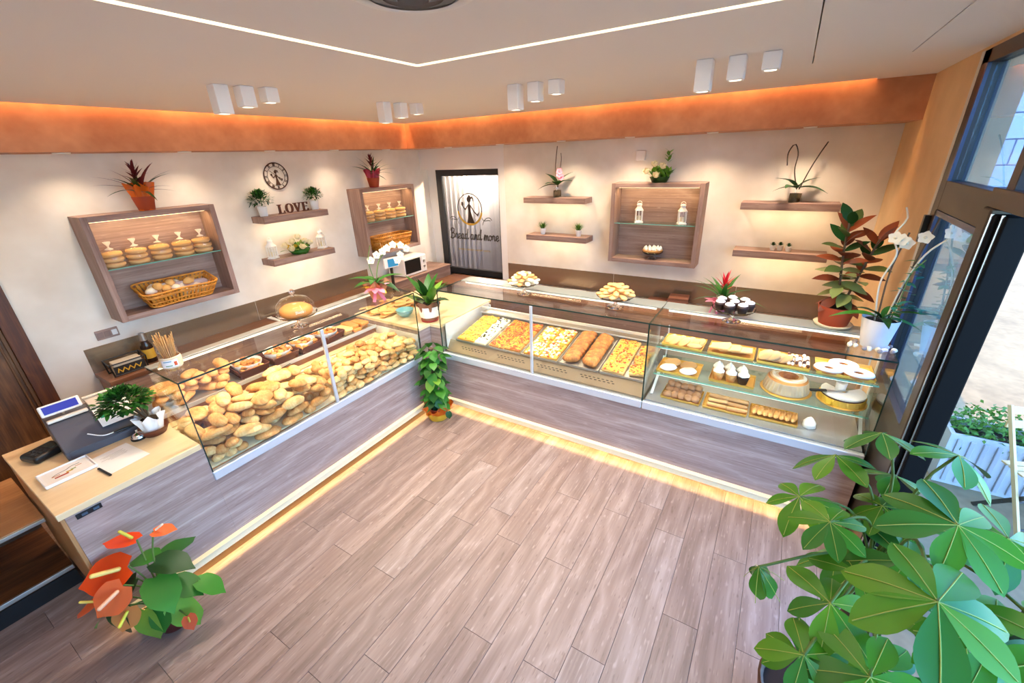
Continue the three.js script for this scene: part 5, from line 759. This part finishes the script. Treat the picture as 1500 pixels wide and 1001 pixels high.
function steer(d, avoid) { if (avoid) { const k = d.dot(avoid); if (k > 0.15) d.addScaledVector(avoid, -(k - 0.15)).add(V(0, k * 0.5, 0)).normalize(); } return d; }
function rosette(t, y, n, len, geo, mats, el0, el1, w = 1, x = 0, z = 0, avoid) { for (let k = 0; k < n; k++) { const a = k * 2.39996 + rr(-0.2, 0.2), e = lerp(el0, el1, k / n) + rr(-0.1, 0.1), l = len * rr(0.8, 1.1); setLeaf(mesh('leaf', geo, pick(mats), t), V(x, y, z), steer(sphDir(a, e), avoid), UP, l * w, l); } }
function bromeliad(label, pos, s, wrapMat, leafM, flowerM, opt = {}) {
  const t = thing('bromeliad_plant', label, 'potted plant', pos, opt.turn ?? 0); wrap(t, 0.05 * s, 0.072 * s, 0.18 * s, wrapMat, 2 + s, 0.022); pot(t, 0.05 * s, 0.07 * s, 0.1 * s, M.pot);
  rosette(t, 0.12 * s, 14, (opt.len ?? 0.24) * s, G.blade, leafM, 0.25, 1.25, 1, 0, 0, V(-1, 0, 0)); mesh('flower_stem', bar([0, 0.1 * s, 0], [0, 0.24 * s, 0], 0.006), M.stem, t);
  for (let k = 0; k < 14; k++) { const a = k * 2.4, y = (0.2 + (k / 14) * 0.1) * s; setLeaf(mesh('bract', G.bladeStiff, flowerM, t), V(0, y, 0), sphDir(a, 0.5 + k * 0.06), UP, 0.14 * s * 1.6, (0.11 - k * 0.003) * s); } return t;
}
bromeliad('bromeliad with dark red spikes in orange wrapping on the cabinet near the door', [-1.72, 2.258, 1.5], 1.15, L.wrapOrange, [L.dark, L.burgundy, L.dark], L.burgundy, { len: 0.26 });
bromeliad('bromeliad with a dark red spike in crimson wrapping on the corner cabinet', [-1.78, 2.258, -1.12], 1.2, L.wrapRed, [L.dark, L.green], L.burgundy, { len: 0.26 });
{ // guzmania with pink bow
  const t = thing('guzmania_plant', 'guzmania with a bright red flower and a pink bow above the pastry case', 'potted plant', [2.72, GT + 0.004, -0.5]); wrap(t, 0.045, 0.07, 0.1, L.pink, 4, 0.02); pot(t, 0.044, 0.06, 0.09, M.pot);
  rosette(t, 0.1, 13, 0.28, G.blade, [L.dark, L.green, L.green], 0.35, 1.2); for (let k = 0; k < 12; k++) setLeaf(mesh('bract', G.bladeStiff, L.crimson, t), V(0, 0.17 + k * 0.006, 0), sphDir(k * 2.4, 0.7 + k * 0.05), UP, 0.2, 0.12);
  for (let k = 0; k < 6; k++) setLeaf(mesh('bow_loop', G.wide, L.pink, t), V(-0.04, 0.09, 0.05), sphDir(k * 1.05 + 0.3, 0.3), UP, 0.09, 0.1); mesh('ribbon', mg(slab([-0.05, 0.08, 0.06], [-0.075, 0.0, 0.075], 0.025, 0.002), slab([-0.03, 0.08, 0.07], [-0.02, 0.0, 0.085], 0.02, 0.002)), L.pink, t);
}
const petalG = leafGeo(1, 0.95, 0.1, 5, 0.1);
function blossom(t, p, s, mat, face, name = 'blossom') { const fs = []; const q = new THREE.Quaternion().setFromUnitVectors(UP, face.clone().normalize()); for (let k = 0; k < 5; k++) { const a = k * 1.2566 + 0.3, g = petalG.clone().scale(s, s, s).rotateX(-0.25).rotateY(a); fs.push(g); } fs.push(sph(s * 0.2, 0, s * 0.1, 0, 8, 6)); const m = mesh(name, mg(fs), mat, t); m.quaternion.copy(q); m.position.copy(p); return m; }
function orchidLeaves(t, y, n, len, mats = [L.dark, L.green], avoid, w = 1) { for (let k = 0; k < n; k++) setLeaf(mesh('leaf', G.orchid, pick(mats), t), V(0, y, 0), steer(sphDir(k * (Math.PI * 2 / n) + rr(-0.4, 0.4), rr(0.25, 0.8)), avoid), UP, w * len * rr(0.8, 1.1), len * rr(0.85, 1.15)); }
function glassVase(t, r, h) { mesh('vase', lathe([[0, 0], [r, 0], [r * 1.02, h], [r * 0.95, h], [r * 0.93, 0.008], [0, 0.008]], 26), M.clear, t); mesh('roots', noisy(cyl(r * 0.8, r * 0.82, h * 0.6, 0, h * 0.34, 0, 20), 0.008, 40, 3), std(0x5a5038, 0.8), t); }
{ // pink orchid on the back wall shelf
  const t = thing('orchid_plant', 'orchid in a glass vase with one pink blossom on the wall shelf', 'orchid', [0.48, 2.071, -2.11]); glassVase(t, 0.06, 0.13); orchidLeaves(t, 0.14, 6, 0.22, [L.dark, L.green], V(0, 0, -1), 1.3);
  mesh('spike', mg(tube([[0, 0.12, 0], [-0.02, 0.3, 0.02], [-0.01, 0.48, 0.02], [0.01, 0.6, 0.03]], 0.005), tube([[0.01, 0.12, 0], [0.04, 0.3, 0.02], [0.05, 0.45, 0.0], [0.045, 0.52, 0]], 0.004)), M.bark, t); for (const [x, y, z] of [[0.05, 0.27, 0.05], [0.07, 0.24, 0.04], [0.045, 0.31, 0.04]]) blossom(t, V(x, y, z), 0.045, L.pink, V(0.3, 0.3, 1));
}
{ // leafless-spiked orchid in a glass by the shop front
  const t = thing('orchid_plant', 'orchid in a glass vase with bare curved spikes near the shop front', 'orchid', [3.08, 2.056, -2.11]); glassVase(t, 0.062, 0.13);
  for (const [a, e, l] of [[2.6, 0.9, 0.24], [2.0, 0.55, 0.22], [3.3, 0.25, 0.2], [0.4, 0.35, 0.26], [-0.2, 0.2, 0.26], [5.5, 0.6, 0.2]]) setLeaf(mesh('leaf', G.orchid, L.dark, t), V(0, 0.13, 0), steer(sphDir(a, e), V(0, 0, -1)), UP, l * (Math.abs(a - 2.3) < 0.5 ? 1.4 : 0.7), l);
  mesh('spike', mg(tube([[0, 0.12, 0], [-0.05, 0.3, 0], [-0.05, 0.45, 0], [-0.09, 0.53, 0], [-0.13, 0.46, 0.01], [-0.12, 0.34, 0.01]], 0.006), tube([[0.02, 0.12, 0], [0.08, 0.32, 0], [0.13, 0.45, 0], [0.17, 0.54, 0]], 0.006)), std(0x3a2c20, 0.6), t);
}
// small leafy pots: foliage of many tiny leaves
function tuft(name, label, pos, potR, potH, r, n, len, mats, group, squash = 0.8) {
  const t = thing(name, label, 'potted plant', pos, 0, group); mesh('pot', lathe([[0, 0], [potR * 0.78, 0], [potR, potH], [potR * 0.9, potH], [potR * 0.7, 0.01], [0, 0.01]], 22), M.potWhite, t);
  mats.forEach((m, q) => { const gs = []; for (let k = 0; k < n / mats.length; k++) { const d = sphDir(rr(0, 6.28), rr(-0.35, 1.5)), c = d.clone().multiplyScalar(r * rr(0.35, 1) * (1 - len / r * 0.3)); c.y = c.y * squash + potH + r * 0.45; const g = leafGeo(len, len * 0.36, 0.2, 2), mm = new THREE.Mesh(); setLeaf(mm, c, d.clone().add(V(rr(-0.6, 0.6), rr(-0.3, 0.7), rr(-0.6, 0.6))), UP, 1); mm.updateMatrix(); gs.push(g.applyMatrix4(mm.matrix)); } mesh('foliage', mg(gs), m, t).userData.kind = 'stuff'; }); return t;
}
tuft('box_shrub', 'round dark green shrub in a white pot at the door end of the LOVE shelf', [-1.83, 2.071, 0.44], 0.05, 0.1, 0.13, 420, 0.05, [L.dark, L.green], 'round shrubs on the LOVE shelf');
tuft('box_shrub', 'round dark green shrub in a white pot at the corner end of the LOVE shelf', [-1.83, 2.071, -0.2], 0.05, 0.1, 0.115, 380, 0.046, [L.dark, L.green], 'round shrubs on the LOVE shelf');
for (const [x, l] of [[0.27, 'the inner window'], [0.79, 'the back wall cabinet']]) { const t = thing('grass_pot', 'tuft of green grass in a white pot, the one nearer ' + l, 'potted plant', [x, 1.591, -2.1], 0, 'grass pots'); mesh('pot', lathe([[0, 0], [0.03, 0], [0.043, 0.08], [0.039, 0.08], [0.027, 0.01], [0, 0.01]], 22), M.potWhite, t); for (const m of [L.green, L.lime]) { const gs = []; for (let k = 0; k < 60; k++) { const mm = new THREE.Mesh(); setLeaf(mm, V(rr(-0.02, 0.02), 0.075, rr(-0.02, 0.02)), sphDir(rr(0, 6.28), rr(0.6, 1.5)), UP, 1); mm.updateMatrix(); gs.push(leafGeo(rr(0.07, 0.12), 0.008, 0.3, 3, 0.1, 'blade').applyMatrix4(mm.matrix)); } mesh('grass_blades', mg(gs), m, t).userData.kind = 'stuff'; } }
[[2.98, -2.1, 0], [3.045, -2.13, 1], [3.12, -2.09, 2]].forEach(([x, z, k]) => { const t = thing('mini_cactus', ['mini cactus in a white pot, the one nearest the back wall cabinet', 'mini cactus in a white pot, the middle one of three', 'mini cactus in a white pot, the one nearest the shop front'][k], 'cactus', [x, 1.571, z], 0, 'mini cacti'); mesh('pot', lathe([[0, 0], [0.022, 0], [0.032, 0.05], [0.028, 0.05], [0, 0.045]], 18), M.potWhite, t); const g = []; for (let q = 0; q < 18; q++) { const mm = new THREE.Mesh(); setLeaf(mm, V(0, 0.05, 0), sphDir(q * 2.4, 0.3 + q * 0.06), UP, 1); mm.updateMatrix(); g.push(leafGeo(0.04, 0.016, -0.1, 3, 0.3).applyMatrix4(mm.matrix)); } mesh('rosette', mg(g), L.dark, t); });
{ // bouquets
  const rose = (t, p, s, mat) => { const g = []; for (let k = 0; k < 9; k++) { const a = k * 2.4, R = s * (0.25 + k * 0.06); g.push(leafGeo(s * 1.1, s * 1.1, -0.5, 4, 0.3).rotateX(-1.1 + k * 0.07).translate(0, 0, R * 0.3).rotateY(a)); } g.push(sph(s * 0.35, 0, s * 0.5, 0, 10, 8)); const m = mesh('rose', mg(g), mat, t); m.position.copy(p); m.quaternion.setFromUnitVectors(UP, V(p.x * 3, 1, p.z * 3 + 0.2).normalize()); };
  const t = thing('rose_bouquet', 'low bouquet of cream roses with leaves between the lanterns', 'bouquet', [-1.8, 1.611, 0.14], ONLEFT);
  for (const [x, y, z] of [[-0.12, 0.05, 0.05], [-0.02, 0.06, 0.09], [0.05, 0.11, 0.04], [-0.07, 0.12, 0.0], [0.12, 0.08, 0.02], [-0.16, 0.09, 0.0], [0.0, 0.16, 0.0]]) rose(t, V(x, y, z), 0.05, pick([L.petal, M.cream2, L.petal]));
  for (let k = 0; k < 22; k++) setLeaf(mesh('leaf', G.oval, pick([L.green, L.lime, L.variegated, L.yellow]), t), V(rr(-0.14, 0.14), 0.05, 0), sphDir(rr(0, 6.28), rr(0.1, 1.2)), UP, 0.12, rr(0.09, 0.14)); mesh('binding', noisy(cyl(0.09, 0.12, 0.05, 0, 0.025, 0, 20), 0.01, 30, 1), L.green, t);
  const u = thing('flower_arrangement', 'dome of white roses and yellow green leaves on the back wall cabinet', 'bouquet', [1.75, 2.246, -2.11]);
  for (const [x, y, z] of [[-0.11, 0.1, 0.13], [0.06, 0.15, 0.14], [-0.03, 0.17, 0.12], [0.0, 0.06, 0.15]]) rose(u, V(x, y, z), 0.05, L.petal);
  for (let k = 0; k < 60; k++) setLeaf(mesh('leaf', G.oval, pick([L.dark, L.lime, L.lime, L.lime]), u), V(rr(-0.08, 0.1), rr(0.03, 0.12), rr(-0.04, 0.02)), steer(sphDir(rr(0, 6.28), rr(0.2, 1.4)), V(0, 0, -1)), UP, 0.12, rr(0.07, 0.14)); for (let k = 0; k < 10; k++) setLeaf(mesh('leaf', G.oval, L.lime, u), V(0.08, 0.2 + k * 0.012, 0), sphDir(k * 2.4, 0.9), UP, 0.08, 0.07); mesh('bowl', lathe([[0, 0], [0.08, 0], [0.11, 0.06], [0.1, 0.06], [0, 0.05]], 24), L.dark, u);
}
{ // orchid in pink wrapping on the bread case
  const t = thing('wrapped_orchid', 'yellow white orchid in pink and orange wrapping on the bread case', 'orchid', [-0.2, GT + 0.003, 0.45]); wrap(t, 0.06, 0.095, 0.15, leafMat(0xe89a6a, 0.5, 0.25), 5, 0.03); pot(t, 0.05, 0.065, 0.11, M.pot); orchidLeaves(t, 0.14, 8, 0.24, [L.dark, L.green, L.green]);
  for (let k = 0; k < 9; k++) setLeaf(mesh('bow_loop', G.wide, k % 3 ? L.pink : L.yellow, t), V(0.06, 0.12, 0.06), sphDir(k * 0.8, rr(-0.2, 0.8)), UP, 0.13, 0.14); mesh('ribbon', mg(slab([0.08, 0.1, 0.06], [0.13, -0.0, 0.03], 0.03, 0.002), slab([0.07, 0.1, 0.08], [0.08, 0.0, 0.12], 0.03, 0.002)), L.pink, t);
  mesh('spike', mg(tube([[0, 0.12, 0], [-0.02, 0.34, -0.1], [0.0, 0.44, -0.28], [0.02, 0.42, -0.42]], 0.005), tube([[0, 0.12, 0], [-0.03, 0.36, 0.02], [-0.02, 0.5, -0.02]], 0.004)), M.stem, t); for (const [x, y, z] of [[0.0, 0.44, -0.2], [0.0, 0.46, -0.28], [0.02, 0.44, -0.36], [0.03, 0.4, -0.42], [0.0, 0.42, -0.14], [0.02, 0.35, -0.34], [0.01, 0.3, -0.3], [0.0, 0.4, -0.06], [-0.02, 0.36, 0.0]]) blossom(t, V(x, y, z), 0.04, L.petal, V(0.8, 0.3, 0.4));
}
{ // spiky plant in a brown and white wrapped pot on the corner top
  const t = thing('corner_plant', 'green plant in a white lace and brown wrapped pot on the corner top', 'potted plant', [-0.06, 0.976, -0.08]); wrap(t, 0.085, 0.125, 0.22, std(0x8a5a3c, 0.8), 3, 0.02); mesh('lace_band', noisy(lathe([[0.098, 0.05], [0.122, 0.17], [0.12, 0.17], [0.096, 0.05]], 36), 0.004, 60, 2), M.paper, t); mesh('saucer', lathe([[0, 0], [0.09, 0], [0.095, 0.02], [0.08, 0.012], [0, 0.01]], 28), std(0xa02a24, 0.5), t); mesh('soil', cyl(0.1, 0.1, 0.01, 0, 0.19, 0, 20), M.soil, t);
  rosette(t, 0.2, 12, 0.36, G.oval, [L.green, L.dark, L.lime], 0.5, 1.35, 0.62); rosette(t, 0.2, 10, 0.3, G.bladeStiff, [L.green, L.dark], 0.4, 1.3, 1.2); for (const [a, e, l] of [[0.3, 1.1, 0.3], [2.8, 0.6, 0.3], [0.2, 0.6, 0.3]]) setLeaf(mesh('leaf', G.wide, L.lime, t), V(0, 0.16, 0), sphDir(a, e), UP, l * 0.8, l);
}
{ // climbing pothos on the floor in the corner
  const t = thing('pothos_plant', 'climbing pothos in an orange and yellow wrapped pot on the floor in the corner', 'potted plant', [0.2, 0, 0.24]); wrap(t, 0.095, 0.135, 0.16, L.wrapOrange, 6, 0.03); wrap(t, 0.1, 0.13, 0.09, L.yellow, 1, 0.012).name = 'inner_wrap'; pot(t, 0.085, 0.11, 0.14, M.pot); mesh('moss_pole', cyl(0.025, 0.022, 0.72, 0, 0.46, 0, 12), M.bark, t);
  for (let k = 0; k < 92; k++) { const h = 0.16 + 0.68 * (k / 92) + rr(-0.03, 0.03), a = k * 2.39996, r = rr(0.03, 0.1), l = rr(0.09, 0.14), d = sphDir(a, rr(-0.9, 0.1)); setLeaf(mesh('leaf', G.heart, pick([L.green, L.mid, L.mid, L.dark, k % 5 ? L.mid : L.lime]), t), V(Math.cos(a) * r, h, Math.sin(a) * r), d, V(Math.cos(a) * 0.8, 0.8, Math.sin(a) * 0.8), l * 1.05, l); }
  setLeaf(mesh('leaf', G.heart, L.dark, t), V(0.2, 0.16, 0.06), V(0.3, -0.8, 0.2), V(0.5, 0.5, 0.6), 0.09, 0.085); mesh('vine', tube([[0.02, 0.3, 0.02], [0.14, 0.27, 0.05], [0.2, 0.16, 0.06]], 0.003), M.stem, t);
}
{ // leafy plant on the cash desk
  const t = thing('jade_bush', 'bushy small leaved plant in a white sleeve and brown saucer on the cash desk', 'potted plant', [-0.42, CT, 2.36]); mesh('bowl', lathe([[0, 0], [0.065, 0], [0.09, 0.05], [0.084, 0.052], [0.06, 0.008], [0, 0.008]], 28), std(0x6a3420, 0.5), t); wrap(t, 0.05, 0.075, 0.14, M.paper, 3, 0.015); mesh('soil', cyl(0.05, 0.05, 0.01, 0, 0.11, 0, 16), M.soil, t); mesh('stems', mg([...Array(7)].map((_, k) => bar([0, 0.1, 0], [-0.07 + Math.cos(k) * 0.07, 0.26 + 0.02 * (k % 3), 0.06 + Math.sin(k) * 0.09], 0.006))), M.bark, t);
  for (const [q, m] of [L.green, L.mid, L.dark].entries()) { const gs = []; for (let k = 0; k < 190; k++) { const d = sphDir(rr(0, 6.28), rr(-0.5, 1.5)), c = V(-0.05 + d.x * rr(0.03, 0.13), 0.27 + d.y * rr(0.03, 0.09), 0.075 + d.z * rr(0.04, 0.15)), mm = new THREE.Mesh(); setLeaf(mm, c, d.clone().add(V(rr(-0.7, 0.7), rr(-0.3, 0.6), rr(-0.7, 0.7))), UP, 1); mm.updateMatrix(); gs.push(leafGeo(0.045, 0.026, 0.2, 3).applyMatrix4(mm.matrix)); } mesh('foliage', mg(gs), m, t).userData.kind = 'stuff'; }
}
{ // anthurium on the floor by the cash desk
  const t = thing('anthurium_plant', 'anthurium with orange red flowers in a dark pot on the floor before the cash desk', 'potted plant', [0.24, 0, 2.79]); pot(t, 0.08, 0.11, 0.14, std(0x5a1e16, 0.5));
  const tip = (x, y, z) => V(x, y, z), leaf = (p, d, l, m, w = 1, up = UP) => { setLeaf(mesh('leaf', G.heart, m, t), p, d, up, l * w, l); mesh('leaf_stalk', tube([[0, 0.13, 0], [p.x * 0.5, p.y * 0.7 + 0.04, p.z * 0.5], [p.x, p.y, p.z]], 0.004), M.stem, t); };
  leaf(tip(0.03, 0.5, -0.03), V(0.7, -0.1, -0.5), 0.22, L.dark); leaf(tip(0.0, 0.5, -0.05), V(-0.5, 0.0, 0.3), 0.18, L.mid); leaf(tip(0.06, 0.43, 0.0), V(0.75, -0.35, 0.1), 0.24, L.mid); leaf(tip(0.0, 0.45, 0.06), V(-0.1, -0.5, 0.6), 0.2, L.dark); leaf(tip(0.08, 0.35, -0.05), V(0.8, -0.3, -0.4), 0.2, L.green);
  leaf(tip(0.06, 0.28, 0.1), V(0.15, -0.9, 0.2), 0.26, L.lime, 0.85, V(0.5, 0.2, 0.8)); leaf(tip(0.14, 0.27, -0.02), V(0.35, -0.9, -0.05), 0.26, L.lime, 0.85, V(0.7, 0.3, 0.4)); leaf(tip(-0.02, 0.32, 0.18), V(-0.1, -0.95, 0.25), 0.24, L.dark, 0.9, V(0.4, 0.3, 0.9)); leaf(tip(-0.04, 0.34, 0.22), V(-0.4, -0.5, 0.5), 0.13, L.mid); leaf(tip(0.1, 0.25, 0.05), V(0.4, -0.7, 0.3), 0.15, L.green); leaf(tip(-0.06, 0.42, -0.1), V(-0.3, 0.0, -0.8), 0.2, L.green); leaf(tip(0.16, 0.3, -0.14), V(0.6, -0.5, -0.5), 0.18, L.mid);
  const flo = (p, d, l, m, sp, up = UP) => { const s = setLeaf(mesh('spathe', G.heartFlat, m, t), p, d, up, l, l); mesh('spadix', new THREE.CapsuleGeometry(0.05, 0.4, 4, 8).rotateX(0.9).translate(0, 0.22, 0.3), std(sp, 0.5), s); mesh('flower_stalk', tube([[0, 0.13, 0], [p.x * 0.5, p.y * 0.7 + 0.05, p.z * 0.5], [p.x, p.y, p.z]], 0.0045), M.stem, t); };
  flo(tip(-0.04, 0.52, 0.06), V(-0.5, -0.15, 0.7), 0.26, L.spathe, 0xe8c86a, V(0.5, 0.8, 0.3)); flo(tip(0.03, 0.48, 0.12), V(-0.25, -0.55, 0.6), 0.22, L.spathe2, 0xf0b48a, V(0.7, 0.6, 0.5)); flo(tip(-0.05, 0.64, -0.02), V(-0.55, 0.12, 0.5), 0.17, L.spathe, 0xc8c040, V(-0.2, 1, 0)); flo(tip(0.05, 0.7, -0.08), V(0.6, -0.05, -0.6), 0.12, L.spathe2, 0xf4e8c8); flo(tip(0.04, 0.34, 0.14), V(-0.1, -0.7, 0.4), 0.17, leafMat(0xd88a4a), 0xd8d040, V(0.7, 0.4, 0.5)); flo(tip(-0.1, 0.38, 0.22), V(-0.5, -0.3, 0.5), 0.15, L.spathe2, 0xe0d060); flo(tip(0.24, 0.2, -0.02), V(0.5, -0.4, 0.1), 0.09, leafMat(0xb04a24), 0xa0a040);
}
{ // rubber plant with reddish leaves
  const t = thing('rubber_plant', 'rubber plant with rust red and variegated leaves in a terracotta pot by the shop front', 'potted plant', [3.46, GT + 0.003, -0.53]); pot(t, 0.085, 0.115, 0.15, M.pot); mesh('saucer', lathe([[0, 0], [0.11, 0], [0.12, 0.02], [0.11, 0.016], [0, 0.008]], 28), M.parch, t);
  const stems = [[[0, 0.12, 0], [-0.02, 0.3, 0], [-0.05, 0.55, 0.0], [-0.06, 0.74, 0]], [[0.02, 0.12, 0], [0.06, 0.3, -0.02], [0.1, 0.5, -0.02], [0.13, 0.62, -0.02]]]; mesh('stem', mg(stems.map((s) => tube(s, 0.008))), M.bark, t);
  stems.forEach((s, j) => { const c = new THREE.CatmullRomCurve3(s.map((p) => V(...p))); for (let k = 0; k < (j ? 24 : 34); k++) { const u = 0.12 + 0.88 * k / (j ? 24 : 34), p = c.getPointAt(Math.min(1, u)), l = rr(0.13, 0.19) * (u < 0.35 ? 1.05 : 1); setLeaf(mesh('leaf', G.oval, u > 0.5 ? pick([L.red, L.rust, L.red, L.olive, L.dark]) : pick([L.variegated, L.olive, L.rust, L.variegated]), t), p, sphDir(k * 2.39996 + j, lerp(-0.5, 1.1, u) + rr(-0.25, 0.25)), V(rr(-0.2, 0.2), 1, 0.4), l * 1.1, l); } });
}
{ // white orchid in a white pot at the end of the glass top
  const t = thing('white_orchid', 'tall white orchid in a white pot with pale pebbles by the shop front', 'orchid', [3.66, GT + 0.003, -0.22]); mesh('pot', lathe([[0, 0], [0.07, 0], [0.1, 0.19], [0.094, 0.19], [0.066, 0.01], [0, 0.01]], 28), M.potWhite, t); mesh('soil', cyl(0.085, 0.085, 0.01, 0, 0.165, 0, 20), M.soil, t); for (let k = 0; k < 24; k++) { const a = rr(0, 6.28), r = rr(0.08, 0.13); const p = mesh('pebble', noisy(new THREE.IcosahedronGeometry(rr(0.01, 0.018), 1), 0.003, 60, k), pick([M.potWhite, M.cream2, std(0x9a8f86, 0.7)]), t); p.position.set(Math.cos(a) * r - 0.02, 0.012, Math.sin(a) * r * 0.7 + 0.05); }
  for (const [a, e, l, m] of [[3.0, 0.45, 0.26, L.mid], [2.6, 0.9, 0.2, L.dark], [0.6, 0.9, 0.22, L.green], [0.2, 0.3, 0.2, L.mid], [1.5, 0.5, 0.18, L.dark], [5.2, 0.7, 0.2, L.green]]) setLeaf(mesh('leaf', G.orchid, m, t), V(0, 0.18, 0), sphDir(a, e), UP, l * 0.8, l);
  const sp = [[[-0.03, 0.17, 0], [-0.06, 0.42, 0], [-0.03, 0.6, 0.02], [-0.07, 0.7, 0.02], [-0.03, 0.8, 0.0], [-0.05, 0.86, 0]], [[-0.02, 0.17, 0], [-0.03, 0.5, 0], [0.0, 0.72, 0]], [[0.02, 0.17, 0], [0.05, 0.45, 0.02], [0.1, 0.62, 0.04], [0.17, 0.72, 0.08]], [[0.03, 0.17, 0], [0.07, 0.5, -0.02], [0.12, 0.8, -0.04]]]; sp.forEach((s, k) => mesh('spike', tube(s, 0.005), k % 2 ? M.bark : std(0xd8cdb0, 0.6), t));
  for (const [x, y, z] of [[-0.06, 0.69, 0.03], [-0.03, 0.68, 0.03], [0.0, 0.66, 0.02], [0.16, 0.74, 0.1], [0.19, 0.73, 0.11], [0.175, 0.76, 0.09], [0.07, 0.7, 0.03]]) blossom(t, V(x, y, z), 0.04, L.petal, V(-0.2, 0.4, 1));
  mesh('vine', tube([[0.04, 0.17, 0.02], [0.05, 0.35, 0.04], [0.06, 0.5, 0.05], [0.1, 0.58, 0.06]], 0.003), M.stem, t); for (let k = 0; k < 26; k++) { const u = k / 26, p = V(0.04 + 0.05 * u + rr(-0.03, 0.03), 0.2 + 0.38 * u, 0.03 + rr(-0.03, 0.04)); setLeaf(mesh('leaf', G.wide, pick([L.teal, L.green, L.teal]), t), p, sphDir(k * 2.4, rr(-0.3, 0.5)), UP, 0.06, rr(0.045, 0.065)); } for (let k = 0; k < 12; k++) setLeaf(mesh('leaf', G.wide, L.teal, t), V(0.08 + k * 0.014, 0.3 - k * 0.004, 0.05 + (k % 3) * 0.01), sphDir(k * 2.4, 0.1), UP, 0.06, 0.06);
}
const ribG = mg(tube([[0, 0.006, 0], [0, -0.03, 0.5], [0, -0.13, 0.93]], 0.007, 5, 8)), ribM = leafMat(0xb8c860, 0.5, 0.2);
{ // big money tree close to the shop front
  const t = thing('money_tree', 'large money tree with hand shaped green leaves beside the shop front', 'potted plant', [3.5, 0, 1.55]); const o = t.position; pot(t, 0.16, 0.21, 0.34, std(0x6a4a3a, 0.6));
  const trunk = [[0, 0.3, 0], [0.02, 0.7, 0.02], [-0.02, 1.05, 0.05], [-0.03, 1.25, 0.08]]; mesh('trunk', mg(tube(trunk, 0.022, 8, 20), tube([[0.03, 0.3, 0.02], [-0.02, 0.7, -0.01], [0.03, 1.05, 0.0], [0.05, 1.3, 0.05]], 0.018, 8, 20)), M.bark, t);
  const cl = [[3.32, 1.57, 1.53, 0.17, 6], [3.43, 1.67, 1.48, 0.17, 6], [3.23, 1.48, 1.7, 0.17, 6], [3.3, 1.52, 1.83, 0.175, 7], [3.15, 1.31, 1.9, 0.15, 5], [3.32, 1.39, 2.01, 0.18, 6], [3.46, 1.63, 2.12, 0.225, 7], [3.54, 1.66, 1.86, 0.2, 7], [3.6, 1.69, 1.55, 0.17, 6], [3.51, 1.5, 1.45, 0.15, 5], [3.66, 1.62, 1.8, 0.19, 6], [3.41, 1.33, 1.79, 0.17, 6], [3.27, 1.32, 2.15, 0.17, 5], [3.52, 1.4, 1.75, 0.19, 6], [3.6, 1.5, 2.05, 0.2, 6], [3.4, 1.36, 2.16, 0.19, 6], [3.62, 1.36, 1.95, 0.2, 6], [3.4, 1.2, 1.6, 0.18, 6], [3.58, 1.24, 1.6, 0.18, 6], [3.5, 1.15, 1.95, 0.18, 6], [3.68, 1.3, 1.75, 0.19, 6], [3.7, 1.45, 1.62, 0.18, 6], [3.66, 1.22, 2.1, 0.2, 6], [3.45, 1.05, 2.2, 0.19, 6], [3.72, 1.55, 2.05, 0.19, 6], [3.3, 1.12, 2.0, 0.17, 6], [3.55, 0.98, 1.8, 0.19, 6], [3.46, 1.48, 1.62, 0.16, 6], [3.7, 1.1, 1.95, 0.19, 6]];
  cl.forEach(([x, y, z, l, n], i) => {
    const p = V(x, y, z).sub(o), mid = V(lerp(-0.0, p.x, 0.45), lerp(1.2, p.y, 0.75) + 0.04, lerp(0.06, p.z, 0.45)); mesh('leaf_stalk', tube([[rr(-0.02, 0.03), 1.12 + (i % 5) * 0.03, 0.05], mid, p], 0.0045, 5, 12), M.stem, t); const out = p.clone().sub(V(0, 1.2, 0.06)).setY(0).normalize().multiplyScalar(0.35), face = V(out.x, 1, out.z).normalize();
    const q = new THREE.Quaternion().setFromUnitVectors(UP, face), off = rr(0, 6.28);
    for (let k = 0; k < n; k++) { const a = off + k / n * 6.2832 + rr(-0.12, 0.12), d = V(Math.cos(a), i === 4 ? -1.1 : rr(-0.5, -0.1), Math.sin(a)).applyQuaternion(q), ll = l * rr(0.66, 0.9); setLeaf(mesh('leaflet', i === 4 ? G.palmBent : G.palm, pick([L.pach, L.pach2, L.pach3, L.pach]), t), p, d, face, ll * 1.14, ll).add(mesh('midrib', ribG, ribM)); }
  });
}
for (const o of scene.children) o.updateMatrixWorld?.();
renderer.render(scene, camera);
